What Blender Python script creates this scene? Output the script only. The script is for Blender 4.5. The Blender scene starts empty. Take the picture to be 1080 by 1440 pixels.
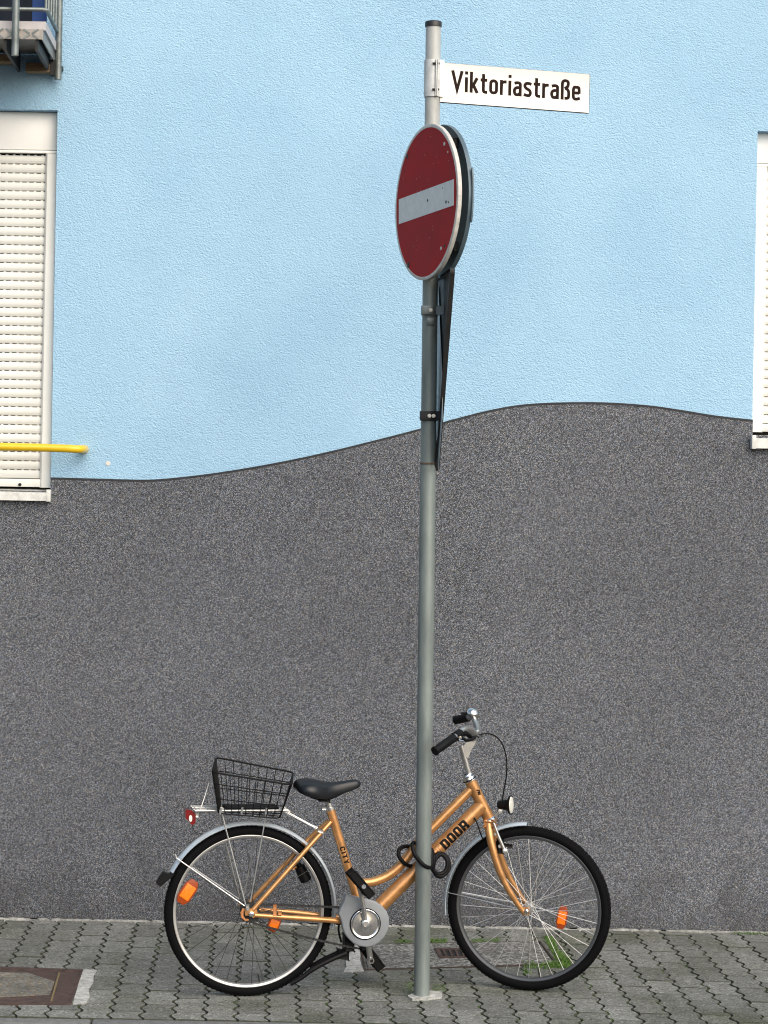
import bpy, bmesh, math, random
from mathutils import Vector, Matrix, Euler
random.seed(7)
R = math.radians
scene = bpy.context.scene
COL = scene.collection

# ---------------------------------------------------------------- camera
F, PX, PY = 3300.0, 381.0, 655.0          # focal length in photo pixels, foot of the wall normal
DW, H = F/326.0, 644.0/326.0              # distance to the wall, eye height
ROLL = 0.0183
CAM = Vector((0, -DW, H))
cd = bpy.data.cameras.new('camera'); cam = bpy.data.objects.new('camera', cd); COL.objects.link(cam)
cr, sr = math.cos(ROLL), math.sin(ROLL)
cam.matrix_world = Matrix(((cr, -sr, 0, CAM.x), (0, 0, -1, CAM.y), (sr, cr, 0, CAM.z), (0, 0, 0, 1)))
cd.sensor_fit = 'AUTO'; cd.sensor_width = 36.0; cd.lens = F/1440*36
cd.shift_x = (540-PX)/1440; cd.shift_y = (PY-720)/1440
cd.clip_start = 0.1; cd.clip_end = 1000
scene.camera = cam

# ---------------------------------------------------------------- light
SUN_EL, SUN_AZ = R(38), R(150)            # azimuth from +Y towards +X
w = bpy.data.worlds.new('World'); scene.world = w; w.use_nodes = True
nt = w.node_tree; nt.nodes.clear()
sky = nt.nodes.new('ShaderNodeTexSky'); sky.sky_type = 'NISHITA'; sky.sun_disc = False
sky.sun_elevation = SUN_EL; sky.sun_rotation = SUN_AZ
sky.air_density = 1.0; sky.dust_density = 3.0; sky.ozone_density = 1.0
bg = nt.nodes.new('ShaderNodeBackground'); bg.inputs['Strength'].default_value = 0.10
wo = nt.nodes.new('ShaderNodeOutputWorld')
nt.links.new(sky.outputs[0], bg.inputs[0]); nt.links.new(bg.outputs[0], wo.inputs[0])
sd = bpy.data.lights.new('sun', 'SUN'); sd.energy = 1.5; sd.angle = R(70); sd.color = (1.0, 0.93, 0.82)
so = bpy.data.objects.new('sun', sd); COL.objects.link(so)
sdir = Vector((math.sin(SUN_AZ)*math.cos(SUN_EL), math.cos(SUN_AZ)*math.cos(SUN_EL), math.sin(SUN_EL)))
so.rotation_euler = sdir.to_track_quat('Z', 'Y').to_euler(); so.location = sdir*20
scene.view_settings.view_transform = 'Standard'; scene.view_settings.look = 'None'
scene.view_settings.exposure = 0.85; scene.view_settings.gamma = 1.0
scene.view_settings.use_curve_mapping = False
scene.cycles.filter_width = 1.1

# ---------------------------------------------------------------- projection helpers (photo pixel -> place)
def ray(px, py):
    u, v = (px-PX)/F, (PY-py)/F
    return Vector((u*cr - v*sr, 1.0, u*sr + v*cr))
def W(px, py, y=0.0):                      # on the plane Y = y
    d = ray(px, py); return CAM + d*(y-CAM.y)
def G(px, py, z=0.0):                      # on the ground
    d = ray(px, py); return CAM + d*((z-CAM.z)/d.z)

# ---------------------------------------------------------------- materials
def mat(name, col, rough=0.6, metal=0.0, var=None, bump=None, spec=0.5, obrand=0.0, col2=None, stretch=None, coat=0.0, trans=0.0):
    m = bpy.data.materials.new(name); m.use_nodes = True
    t = m.node_tree; n = t.nodes; l = t.links
    b = n['Principled BSDF']
    b.inputs['Roughness'].default_value = rough; b.inputs['Metallic'].default_value = metal
    b.inputs['Specular IOR Level'].default_value = spec; b.inputs['Coat Weight'].default_value = coat
    b.inputs['Transmission Weight'].default_value = trans
    c4 = (*col, 1)
    b.inputs['Base Color'].default_value = c4
    co = n.new('ShaderNodeTexCoord'); src = co.outputs['Object']
    if stretch:
        mp = n.new('ShaderNodeMapping'); mp.inputs['Scale'].default_value = stretch
        l.new(src, mp.inputs[0]); src = mp.outputs[0]
    out = None
    if var:
        sc, amt = var
        nz = n.new('ShaderNodeTexNoise'); nz.inputs['Scale'].default_value = sc; nz.inputs['Detail'].default_value = 6
        nz.inputs['Roughness'].default_value = 0.65
        l.new(src, nz.inputs['Vector'])
        rp = n.new('ShaderNodeValToRGB'); rp.color_ramp.elements[0].position = 0.32; rp.color_ramp.elements[1].position = 0.68
        lo = col2 if col2 else tuple(c*(1-amt) for c in col)
        rp.color_ramp.elements[0].color = (*lo, 1)
        rp.color_ramp.elements[1].color = (*[min(1, c*(1+amt*0.6)) for c in col], 1)
        l.new(nz.outputs['Fac'], rp.inputs[0]); out = rp.outputs[0]
        mr = n.new('ShaderNodeMapRange'); mr.inputs['To Min'].default_value = max(0.03, rough-0.1); mr.inputs['To Max'].default_value = min(1, rough+0.1)
        l.new(nz.outputs['Fac'], mr.inputs[0]); l.new(mr.outputs[0], b.inputs['Roughness'])
    if obrand:
        oi = n.new('ShaderNodeObjectInfo'); hs = n.new('ShaderNodeHueSaturation')
        mr2 = n.new('ShaderNodeMapRange'); mr2.inputs['To Min'].default_value = 1-obrand; mr2.inputs['To Max'].default_value = 1+obrand
        l.new(oi.outputs['Random'], mr2.inputs[0]); l.new(mr2.outputs[0], hs.inputs['Value'])
        if out: l.new(out, hs.inputs['Color'])
        else: hs.inputs['Color'].default_value = c4
        out = hs.outputs[0]
    if out: l.new(out, b.inputs['Base Color'])
    if bump:
        sc, st, di = bump
        bz = n.new('ShaderNodeTexNoise'); bz.inputs['Scale'].default_value = sc; bz.inputs['Detail'].default_value = 4
        l.new(src, bz.inputs['Vector'])
        bp = n.new('ShaderNodeBump'); bp.inputs['Strength'].default_value = st; bp.inputs['Distance'].default_value = di
        l.new(bz.outputs['Fac'], bp.inputs['Height']); l.new(bp.outputs[0], b.inputs['Normal'])
    return m

def plaster_mat():
    m = mat('blue_render', (0.30, 0.56, 0.80), 0.85, spec=0.2)
    t = m.node_tree; n = t.nodes; l = t.links; b = n['Principled BSDF']
    co = n.new('ShaderNodeTexCoord')
    mp = n.new('ShaderNodeMapping'); mp.inputs['Rotation'].default_value = (0, R(35), 0); mp.inputs['Scale'].default_value = (0.78, 1, 1.15)
    l.new(co.outputs['Object'], mp.inputs[0])
    dz = n.new('ShaderNodeTexNoise'); dz.inputs['Scale'].default_value = 40; dz.inputs['Detail'].default_value = 2
    l.new(mp.outputs[0], dz.inputs['Vector'])
    mx = n.new('ShaderNodeMixRGB'); mx.blend_type = 'ADD'; mx.inputs[0].default_value = 0.022
    l.new(mp.outputs[0], mx.inputs[1]); l.new(dz.outputs['Color'], mx.inputs[2])
    nz = n.new('ShaderNodeTexNoise'); nz.inputs['Scale'].default_value = 145; nz.inputs['Detail'].default_value = 3; nz.inputs['Roughness'].default_value = 0.55
    l.new(mx.outputs[0], nz.inputs['Vector'])
    vr = n.new('ShaderNodeTexVoronoi'); vr.feature = 'F1'; vr.inputs['Scale'].default_value = 150
    l.new(mx.outputs[0], vr.inputs['Vector'])
    ad = n.new('ShaderNodeMath'); ad.operation = 'MULTIPLY_ADD'; ad.inputs[1].default_value = -0.55
    l.new(vr.outputs['Distance'], ad.inputs[0]); l.new(nz.outputs['Fac'], ad.inputs[2])
    bp = n.new('ShaderNodeBump'); bp.inputs['Strength'].default_value = 0.95; bp.inputs['Distance'].default_value = 0.0045
    l.new(ad.outputs[0], bp.inputs['Height']); l.new(bp.outputs[0], b.inputs['Normal'])
    big = n.new('ShaderNodeTexNoise'); big.inputs['Scale'].default_value = 1.6; big.inputs['Detail'].default_value = 5
    l.new(co.outputs['Object'], big.inputs['Vector'])
    rp = n.new('ShaderNodeValToRGB')
    rp.color_ramp.elements[0].position = 0.3; rp.color_ramp.elements[0].color = (0.325, 0.53, 0.71, 1)
    rp.color_ramp.elements[1].position = 0.72; rp.color_ramp.elements[1].color = (0.39, 0.605, 0.775, 1)
    l.new(big.outputs['Fac'], rp.inputs[0]); l.new(rp.outputs[0], b.inputs['Base Color'])
    return m

def granite_mat(name, sc, cols, bump=0.6, tint=True, big=(3, 0.12), rough=0.75, low_dark=False):
    m = mat(name, cols[1], rough, spec=0.35)
    t = m.node_tree; n = t.nodes; l = t.links; b = n['Principled BSDF']
    co = n.new('ShaderNodeTexCoord')
    vr = n.new('ShaderNodeTexVoronoi'); vr.inputs['Scale'].default_value = sc
    l.new(co.outputs['Object'], vr.inputs['Vector'])
    sp = n.new('ShaderNodeSeparateColor'); l.new(vr.outputs['Color'], sp.inputs[0])
    rp = n.new('ShaderNodeValToRGB'); e = rp.color_ramp.elements
    e[0].position = 0.0; e[0].color = (*cols[0], 1); e[1].position = 1.0; e[1].color = (*cols[-1], 1)
    for i in range(1, len(cols)-1):
        x = e.new(i/(len(cols)-1)); x.color = (*cols[i], 1)
    l.new(sp.outputs[0], rp.inputs[0]); cur = rp.outputs[0]
    if tint:
        r2 = n.new('ShaderNodeValToRGB'); r2.color_ramp.interpolation = 'CONSTANT'; q = r2.color_ramp.elements
        q[0].position = 0; q[0].color = (0.86, 0.97, 1.2, 1); q[1].position = 0.33; q[1].color = (1, 1, 1.03, 1)
        z = q.new(0.7); z.color = (1.12, 0.99, 0.9, 1)
        l.new(sp.outputs[1], r2.inputs[0])
        mu = n.new('ShaderNodeMixRGB'); mu.blend_type = 'MULTIPLY'; mu.inputs[0].default_value = 1
        l.new(cur, mu.inputs[1]); l.new(r2.outputs[0], mu.inputs[2]); cur = mu.outputs[0]
    bz = n.new('ShaderNodeTexNoise'); bz.inputs['Scale'].default_value = big[0]; bz.inputs['Detail'].default_value = 5
    l.new(co.outputs['Object'], bz.inputs['Vector'])
    mr = n.new('ShaderNodeMapRange'); mr.inputs['From Min'].default_value = 0.3; mr.inputs['From Max'].default_value = 0.7
    mr.inputs['To Min'].default_value = 1-big[1]; mr.inputs['To Max'].default_value = 1+big[1]
    l.new(bz.outputs['Fac'], mr.inputs[0])
    hs = n.new('ShaderNodeHueSaturation'); l.new(mr.outputs[0], hs.inputs['Value']); l.new(cur, hs.inputs['Color'])
    col_out = hs.outputs[0]
    if low_dark:                                # ragged darker blotches low on the wall, thinning out higher up
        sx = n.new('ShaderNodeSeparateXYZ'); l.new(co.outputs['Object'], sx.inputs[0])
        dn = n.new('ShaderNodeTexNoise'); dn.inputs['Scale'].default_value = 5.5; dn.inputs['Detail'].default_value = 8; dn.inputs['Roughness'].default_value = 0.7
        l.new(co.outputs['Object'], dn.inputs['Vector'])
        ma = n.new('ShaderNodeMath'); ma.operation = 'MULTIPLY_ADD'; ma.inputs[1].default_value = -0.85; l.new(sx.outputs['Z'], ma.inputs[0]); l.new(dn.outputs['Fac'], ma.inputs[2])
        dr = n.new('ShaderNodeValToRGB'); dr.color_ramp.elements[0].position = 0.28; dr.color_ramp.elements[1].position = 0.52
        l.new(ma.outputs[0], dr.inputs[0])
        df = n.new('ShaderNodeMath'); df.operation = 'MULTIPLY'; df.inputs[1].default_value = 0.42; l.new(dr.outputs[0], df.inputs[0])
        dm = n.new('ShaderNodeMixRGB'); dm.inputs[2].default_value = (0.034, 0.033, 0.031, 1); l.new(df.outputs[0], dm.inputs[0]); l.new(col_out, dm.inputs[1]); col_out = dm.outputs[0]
    l.new(col_out, b.inputs['Base Color'])
    bp = n.new('ShaderNodeBump'); bp.inputs['Strength'].default_value = bump; bp.inputs['Distance'].default_value = 0.003; bp.invert = True
    l.new(vr.outputs['Distance'], bp.inputs['Height']); l.new(bp.outputs[0], b.inputs['Normal'])
    return m

def paver_mat():
    m = mat('paver_concrete', (0.2, 0.205, 0.195), 0.95, spec=0.08)
    t = m.node_tree; n = t.nodes; l = t.links; b = n['Principled BSDF']
    ge = n.new('ShaderNodeNewGeometry')
    fine = n.new('ShaderNodeTexNoise'); fine.inputs['Scale'].default_value = 420; fine.inputs['Detail'].default_value = 2
    med = n.new('ShaderNodeTexNoise'); med.inputs['Scale'].default_value = 22; med.inputs['Detail'].default_value = 6
    big = n.new('ShaderNodeTexNoise'); big.inputs['Scale'].default_value = 2.2; big.inputs['Detail'].default_value = 5
    for q in (fine, med, big): l.new(ge.outputs['Position'], q.inputs['Vector'])
    rp = n.new('ShaderNodeValToRGB'); rp.color_ramp.elements[0].position = 0.33; rp.color_ramp.elements[1].position = 0.68
    rp.color_ramp.elements[0].color = (0.085, 0.089, 0.082, 1); rp.color_ramp.elements[1].color = (0.285, 0.288, 0.27, 1)
    mixf = n.new('ShaderNodeMath'); mixf.operation = 'MULTIPLY_ADD'; mixf.inputs[1].default_value = 0.8
    l.new(fine.outputs['Fac'], mixf.inputs[0])
    m2 = n.new('ShaderNodeMath'); m2.operation = 'MULTIPLY'; m2.inputs[1].default_value = 0.2; l.new(med.outputs['Fac'], m2.inputs[0])
    l.new(m2.outputs[0], mixf.inputs[2]); l.new(mixf.outputs[0], rp.inputs[0])
    vg = n.new('ShaderNodeTexVoronoi'); vg.inputs['Scale'].default_value = 150; l.new(ge.outputs['Position'], vg.inputs['Vector'])
    sg = n.new('ShaderNodeSeparateColor'); l.new(vg.outputs['Color'], sg.inputs[0])
    rg = n.new('ShaderNodeValToRGB'); q = rg.color_ramp.elements
    q[0].position = 0; q[0].color = (0.42, 0.42, 0.42, 1); q[1].position = 1; q[1].color = (1.75, 1.75, 1.72, 1)
    z = q.new(0.12); z.color = (0.85, 0.85, 0.85, 1); z = q.new(0.85); z.color = (1.12, 1.12, 1.1, 1)
    l.new(sg.outputs[0], rg.inputs[0])
    gm = n.new('ShaderNodeMixRGB'); gm.blend_type = 'MULTIPLY'; gm.inputs[0].default_value = 1; l.new(rp.outputs[0], gm.inputs[1]); l.new(rg.outputs[0], gm.inputs[2]); rp = gm
    # greenish growth in broad patches, worn in by use
    gr = n.new('ShaderNodeValToRGB'); gr.color_ramp.elements[0].position = 0.45; gr.color_ramp.elements[1].position = 0.7
    l.new(big.outputs['Fac'], gr.inputs[0])
    mx = n.new('ShaderNodeMixRGB'); mx.blend_type = 'MULTIPLY'; mx.inputs[2].default_value = (0.66, 0.68, 0.58, 1)
    l.new(gr.outputs[0], mx.inputs[0]); l.new(rp.outputs[0], mx.inputs[1])
    oi = n.new('ShaderNodeObjectInfo'); mr = n.new('ShaderNodeMapRange'); mr.inputs['To Min'].default_value = 0.80; mr.inputs['To Max'].default_value = 1.16
    l.new(oi.outputs['Random'], mr.inputs[0])
    hs = n.new('ShaderNodeHueSaturation'); l.new(mr.outputs[0], hs.inputs['Value']); l.new(mx.outputs[0], hs.inputs['Color'])
    l.new(hs.outputs[0], b.inputs['Base Color'])
    bp = n.new('ShaderNodeBump'); bp.inputs['Strength'].default_value = 0.5; bp.inputs['Distance'].default_value = 0.002
    l.new(mixf.outputs[0], bp.inputs['Height']); l.new(bp.outputs[0], b.inputs['Normal'])
    return m

M = {}
M['blue'] = plaster_mat()
M['granite'] = granite_mat('granite_render', 410, [(0.010, 0.0115, 0.013), (0.040, 0.045, 0.0495), (0.086, 0.094, 0.100), (0.148, 0.158, 0.166), (0.37, 0.385, 0.39)], big=(1.1, 0.13), low_dark=True)
M['edge'] = mat('dark_edge', (0.03, 0.032, 0.036), 0.8, var=(30, 0.4))
M['paver'] = paver_mat()
M['soil'] = mat('joint_soil', (0.075, 0.075, 0.062), 0.95, var=(7, 0.4), col2=(0.028, 0.040, 0.016), bump=(150, 0.6, 0.004))
M['road'] = granite_mat('asphalt', 180, [(0.03, 0.03, 0.03), (0.05, 0.05, 0.05), (0.08, 0.08, 0.08)], tint=False)
M['kerb'] = mat('kerb_concrete', (0.17, 0.172, 0.165), 0.9, var=(40, 0.3), bump=(200, 0.3, 0.002))
M['ground'] = mat('ground_soil', (0.12, 0.11, 0.09), 0.95, var=(3, 0.3))
M['aggregate'] = granite_mat('exposed_aggregate', 105, [(0.055, 0.056, 0.05), (0.11, 0.11, 0.10), (0.19, 0.185, 0.17), (0.40, 0.40, 0.38)], bump=0.8, tint=False)
M['mortar'] = mat('pale_mortar', (0.46, 0.46, 0.43), 0.95, var=(35, 0.45), bump=(90, 0.9, 0.008))
M['rust'] = mat('rusty_steel', (0.070, 0.044, 0.036), 0.85, var=(30, 0.5), bump=(120, 0.3, 0.002))
M['black_hole'] = mat('dark_hole', (0.01, 0.01, 0.01), 0.9)
M['pvc'] = mat('white_pvc', (0.80, 0.80, 0.75), 0.4, var=(6, 0.06))
M['slat'] = mat('cream_shutter', (0.74, 0.74, 0.69), 0.45, var=(7, 0.08), stretch=(0.4, 1, 1))
M['box'] = mat('cream_box', (0.88, 0.875, 0.84), 0.5, var=(4, 0.06), stretch=(1, 1, 0.5))
M['sill'] = mat('sill_aluminium', (0.74, 0.74, 0.70), 0.5, var=(25, 0.25))
M['glass'] = mat('dark_glass', (0.008, 0.011, 0.018), 0.12, spec=0.18)
M['navy'] = mat('navy_frame', (0.035, 0.085, 0.26), 0.4)
M['yellow'] = mat('yellow_paint', (0.80, 0.52, 0.012), 0.32, var=(18, 0.1), coat=0.3)
M['galv'] = mat('galvanised_steel', (0.19, 0.215, 0.21), 0.45, metal=0.55, var=(22, 0.35), bump=(60, 0.1, 0.001))
M['plate'] = mat('chequer_plate', (0.33, 0.30, 0.27), 0.45, metal=0.6, var=(30, 0.25))
M['wood'] = mat('old_timber', (0.22, 0.15, 0.08), 0.8, var=(18, 0.4), stretch=(1, 3, 6))
M['darksteel'] = mat('dark_steel', (0.026, 0.026, 0.026), 0.65, metal=0.3, var=(20, 0.3))
M['pole'] = mat('pole_zinc', (0.195, 0.225, 0.212), 0.5, metal=0.3, var=(14, 0.34), stretch=(1, 1, 0.22), bump=(70, 0.12, 0.001), col2=(0.13, 0.155, 0.15))
M['pole_top'] = mat('pole_zinc_pale', (0.46, 0.48, 0.47), 0.5, metal=0.15, var=(14, 0.3), stretch=(1, 1, 0.3), col2=(0.30, 0.30, 0.275))
M['cap'] = mat('black_plastic', (0.014, 0.014, 0.015), 0.45, var=(40, 0.3))
M['signwhite'] = mat('sign_white', (0.83, 0.79, 0.72), 0.45, var=(5, 0.04))
M['signbar'] = mat('sign_bar', (0.66, 0.68, 0.66), 0.55, var=(30, 0.1), spec=0.15)
M['signred'] = mat('sign_red', (0.34, 0.011, 0.013), 0.6, var=(8, 0.2), spec=0.12)
M['signrim'] = mat('sign_rim', (0.52, 0.51, 0.47), 0.45, var=(40, 0.25))
M['signback'] = mat('sign_back', (0.10, 0.145, 0.175), 0.45, metal=0.3, var=(9, 0.25))
M['signgrey'] = mat('sign_grey', (0.30, 0.35, 0.37), 0.5, metal=0.2, var=(9, 0.2))
M['ink'] = mat('sign_ink', (0.02, 0.010, 0.008), 0.7, var=(60, 0.25), spec=0.1)
M['bracket'] = mat('bracket_zinc', (0.62, 0.63, 0.61), 0.45, metal=0.3, var=(20, 0.2))
M['bolt'] = mat('bolt_steel', (0.5, 0.5, 0.48), 0.35, metal=0.8, var=(60, 0.3))
M['copper'] = mat('copper_paint', (0.55, 0.272, 0.10), 0.33, metal=0.6, var=(34, 0.2), coat=0.35)
M['copperchip'] = mat('copper_worn', (0.50, 0.21, 0.075), 0.45, metal=0.4, var=(120, 0.45), coat=0.1)
M['tyre'] = mat('tyre_rubber', (0.0035, 0.0035, 0.004), 0.8, var=(30, 0.3), bump=(220, 0.3, 0.002), spec=0.10)
M['rim'] = mat('rim_alloy', (0.46, 0.455, 0.44), 0.32, metal=0.6, var=(15, 0.12))
M['rimdark'] = mat('rim_alloy_grey', (0.10, 0.105, 0.11), 0.35, metal=0.6, var=(15, 0.12))
M['chrome'] = mat('chrome', (0.82, 0.81, 0.79), 0.14, metal=1.0, var=(14, 0.08))
M['alloy'] = mat('brushed_alloy', (0.52, 0.52, 0.51), 0.3, metal=0.85, var=(25, 0.12))
M['guard'] = mat('mudguard_silver', (0.62, 0.69, 0.74), 0.33, metal=0.4, var=(10, 0.12))
M['chaincase'] = mat('grey_plastic', (0.215, 0.232, 0.246), 0.42, var=(16, 0.12))
M['blackplastic'] = mat('matt_black', (0.0045, 0.0045, 0.005), 0.5, var=(40, 0.3), spec=0.16)
M['vinyl'] = mat('saddle_vinyl', (0.008, 0.0095, 0.012), 0.36, var=(50, 0.2), bump=(260, 0.25, 0.001), spec=0.38)
M['spoke'] = mat('spoke_steel', (0.74, 0.74, 0.72), 0.3, metal=0.7)
M['spokedark'] = mat('spoke_dull', (0.05, 0.05, 0.048), 0.45, metal=0.6)
M['orange'] = mat('orange_reflector', (0.95, 0.20, 0.006), 0.28, var=(60, 0.12), bump=(300, 0.4, 0.002))
M['orangedark'] = mat('orange_reflector_end', (0.30, 0.045, 0.005), 0.3)
M['redlamp'] = mat('red_lamp', (0.17, 0.006, 0.007), 0.22, coat=0.4)
M['lens'] = mat('lamp_lens', (0.66, 0.66, 0.60), 0.15, var=(90, 0.15), spec=0.7)
M['lacquer'] = mat('wire_lacquer', (0.005, 0.005, 0.005), 0.5, spec=0.15)
M['text'] = mat('decal_black', (0.006, 0.005, 0.005), 0.6, spec=0.15)
M['decal_line'] = mat('decal_brown', (0.12, 0.035, 0.015), 0.5)
M['grass'] = mat('grass_blade', (0.085, 0.17, 0.024), 0.7, var=(30, 0.4))
M['chip'] = mat('bare_plaster', (0.72, 0.66, 0.58), 0.9)

# ---------------------------------------------------------------- mesh helpers
WM = {}
def frame_for(pts):
    n = len(pts); T = []
    for i in range(n):
        a = pts[max(0, i-1)]; b = pts[min(n-1, i+1)]; T.append((b-a).normalized())
    ref = Vector((0, 0, 1)) if abs(T[0].z) < 0.9 else Vector((0, 1, 0))
    N = [(ref - T[0]*ref.dot(T[0])).normalized()]
    for i in range(1, n):
        v = N[-1] - T[i]*N[-1].dot(T[i]); N.append(v.normalized())
    return T, N
def tube(bm, pts, r, seg=10, caps=True, flat=1.0):
    pts = [Vector(p) for p in pts]; rr = r if isinstance(r, (list, tuple)) else [r]*len(pts)
    T, N = frame_for(pts); rings = []
    for p, t, nn, q in zip(pts, T, N, rr):
        b = t.cross(nn)
        rings.append([bm.verts.new(p + nn*(q*math.cos(2*math.pi*k/seg)) + b*(q*flat*math.sin(2*math.pi*k/seg))) for k in range(seg)])
    for A, B in zip(rings, rings[1:]):
        for k in range(seg): bm.faces.new((A[k], A[(k+1) % seg], B[(k+1) % seg], B[k]))
    if caps: bm.faces.new(list(reversed(rings[0]))); bm.faces.new(rings[-1])
def smooth(pts, n=6, closed=False):        # Catmull-Rom
    pts = [Vector(p) for p in pts]; out = []
    for i in range(len(pts)-1):
        p0 = pts[max(0, i-1)]; p1 = pts[i]; p2 = pts[i+1]; p3 = pts[min(len(pts)-1, i+2)]
        for k in range(n):
            t = k/n
            out.append(0.5*((2*p1)+(p2-p0)*t+(2*p0-5*p1+4*p2-p3)*t*t+(3*p1-p0-3*p2+p3)*t**3))
    out.append(pts[-1]); return out
def box(bm, lo, hi, bev=0.0):
    lo = Vector(lo); hi = Vector(hi); b2 = bmesh.new()
    bmesh.ops.create_cube(b2, size=1)
    for v in b2.verts: v.co = Vector(((lo[i]+hi[i])/2 + v.co[i]*(hi[i]-lo[i]) for i in range(3)))
    if bev: bmesh.ops.bevel(b2, geom=b2.edges[:], offset=bev, segments=2, affect='EDGES', profile=0.5)
    merge(bm, b2)
def obox(bm, c, ax, ay, az, bev=0.0):      # centre and three half-axis vectors
    b2 = bmesh.new(); bmesh.ops.create_cube(b2, size=2)
    ax, ay, az, c = Vector(ax), Vector(ay), Vector(az), Vector(c)
    for v in b2.verts: v.co = c + ax*v.co.x + ay*v.co.y + az*v.co.z
    if bev: bmesh.ops.bevel(b2, geom=b2.edges[:], offset=bev, segments=2, affect='EDGES', profile=0.5)
    merge(bm, b2)
def merge(bm, b2):
    bmesh.ops.recalc_face_normals(b2, faces=b2.faces[:])
    vm = {v: bm.verts.new(v.co) for v in b2.verts}
    for f in b2.faces:
        try: bm.faces.new([vm[v] for v in f.verts]).material_index = f.material_index
        except ValueError: pass
    b2.free()
def prism(bm, poly, vec, bev=0.0):
    b2 = bmesh.new(); poly = [Vector(p) for p in poly]; vec = Vector(vec)
    a = [b2.verts.new(p) for p in poly]; b = [b2.verts.new(p+vec) for p in poly]
    b2.faces.new(a); top = b2.faces.new(b); n = len(poly)
    for i in range(n): b2.faces.new((a[i], a[(i+1) % n], b[(i+1) % n], b[i]))
    bmesh.ops.recalc_face_normals(b2, faces=b2.faces[:])
    if bev: bmesh.ops.bevel(b2, geom=list(top.edges), offset=bev, segments=3, affect='EDGES', profile=0.5)
    merge(bm, b2)
def lathe(bm, prof, c, axis, seg=32, arc=None):      # prof: (distance along axis, radius)
    c = Vector(c); axis = Vector(axis).normalized()
    u = axis.orthogonal().normalized(); v = axis.cross(u); rings = []
    for d, r in prof:
        if r < 1e-6: rings.append([bm.verts.new(c+axis*d)])
        else: rings.append([bm.verts.new(c+axis*d+u*(r*math.cos(2*math.pi*k/seg))+v*(r*math.sin(2*math.pi*k/seg))) for k in range(seg)])
    for A, B in zip(rings, rings[1:]):
        for k in range(seg):
            j = (k+1) % seg
            if len(A) == 1 and len(B) == 1: continue
            if len(A) == 1: bm.faces.new((A[0], B[k], B[j]))
            elif len(B) == 1: bm.faces.new((A[k], A[j], B[0]))
            else: bm.faces.new((A[k], A[j], B[j], B[k]))
def ring(bm, c, ax, ay, rad, sect, seg=96, a0=0, a1=360):   # sweep a closed section (radial, lateral) round a circle
    c, ax, ay = Vector(c), Vector(ax), Vector(ay); nz = ax.cross(ay).normalized()
    full = abs(a1-a0) >= 359.9; n = seg if full else seg+1; rows = []
    for k in range(n):
        t = R(a0 + (a1-a0)*k/seg); d = ax*math.cos(t)+ay*math.sin(t)
        rows.append([bm.verts.new(c + d*(rad+p[0]) + nz*p[1]) for p in sect])
    m = len(sect)
    for k in range(seg):
        A = rows[k]; B = rows[(k+1) % n]
        for i in range(m): bm.faces.new((A[i], A[(i+1) % m], B[(i+1) % m], B[i]))
    if not full: bm.faces.new(rows[0]); bm.faces.new(list(reversed(rows[-1])))
def obj(name, bm, m, parent=None, ang=40, local=False, flat=False):
    if parent is not None and not local and parent in WM:
        bmesh.ops.transform(bm, matrix=WM[parent].inverted(), verts=bm.verts)
    bmesh.ops.recalc_face_normals(bm, faces=bm.faces[:])
    me = bpy.data.meshes.new(name); bm.to_mesh(me); bm.free()
    if m is not None:
        for q in (m if isinstance(m, list) else [m]): me.materials.append(q)
    if not flat:
        me.shade_smooth(); me.set_sharp_from_angle(angle=R(ang))
    o = bpy.data.objects.new(name, me); COL.objects.link(o)
    if parent is not None: o.parent = parent; WM[o] = WM.get(parent, Matrix())
    return o
def tag(o, label=None, cat=None, group=None, kind=None):
    if label: o['label'] = label
    if cat: o['category'] = cat
    if group: o['group'] = group
    if kind: o['kind'] = kind
    return o
def thing(name, loc, label, cat, rz=0.0, group=None):
    o = bpy.data.objects.new(name, None); COL.objects.link(o); o.empty_display_size = 0.1
    o.location = loc; o.rotation_euler = (0, 0, rz)
    WM[o] = Matrix.Translation(Vector(loc)) @ Matrix.Rotation(rz, 4, 'Z')
    return tag(o, label, cat, group)
def link(name, me, parent, mloc):          # a copy that shares mesh data, world matrix mloc
    o = bpy.data.objects.new(name, me); COL.objects.link(o); o.parent = parent
    o.matrix_local = WM[parent].inverted() @ mloc; return o
def ribbon(bm, pts, t, closed=False, z=0.0):
    P = [Vector((p[0], p[1])) for p in pts]; n = len(P); A = []; B = []
    for i in range(n):
        if closed: d0 = (P[i]-P[i-1]).normalized(); d1 = (P[(i+1) % n]-P[i]).normalized()
        else: d0 = (P[i]-P[max(0, i-1)]); d1 = (P[min(n-1, i+1)]-P[i]); d0 = d0.normalized() if d0.length else d1.normalized(); d1 = d1.normalized() if d1.length else d0
        m = d0+d1; m = m.normalized() if m.length > 1e-6 else d0
        nn = Vector((-m.y, m.x)); k = 1/max(0.26, nn.dot(Vector((-d0.y, d0.x))))
        A.append(bm.verts.new((*(P[i]+nn*(t/2*k)), z))); B.append(bm.verts.new((*(P[i]-nn*(t/2*k)), z)))
    for i in range(n if closed else n-1):
        j = (i+1) % n; bm.faces.new((A[i], A[j], B[j], B[i]))
def rrect(x0, y0, x1, y1, r, corners=(1, 1, 1, 1), k=5):
    out = []
    for (cx, cy, a0, on_) in ((x1, y1, 0, corners[0]), (x0, y1, 90, corners[1]), (x0, y0, 180, corners[2]), (x1, y0, 270, corners[3])):
        rr = r if on_ else 0.0
        ox = cx-rr if cx == x1 else cx+rr; oy = cy-rr if cy == y1 else cy+rr
        if rr: out += [(ox+rr*math.cos(R(a0+90*i/k)), oy+rr*math.sin(R(a0+90*i/k))) for i in range(k+1)]
        else: out.append((cx, cy))
    return out
def curve2(pts): return [(p.x, p.y) for p in smooth([(a, b, 0) for a, b in pts], 5)]
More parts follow.
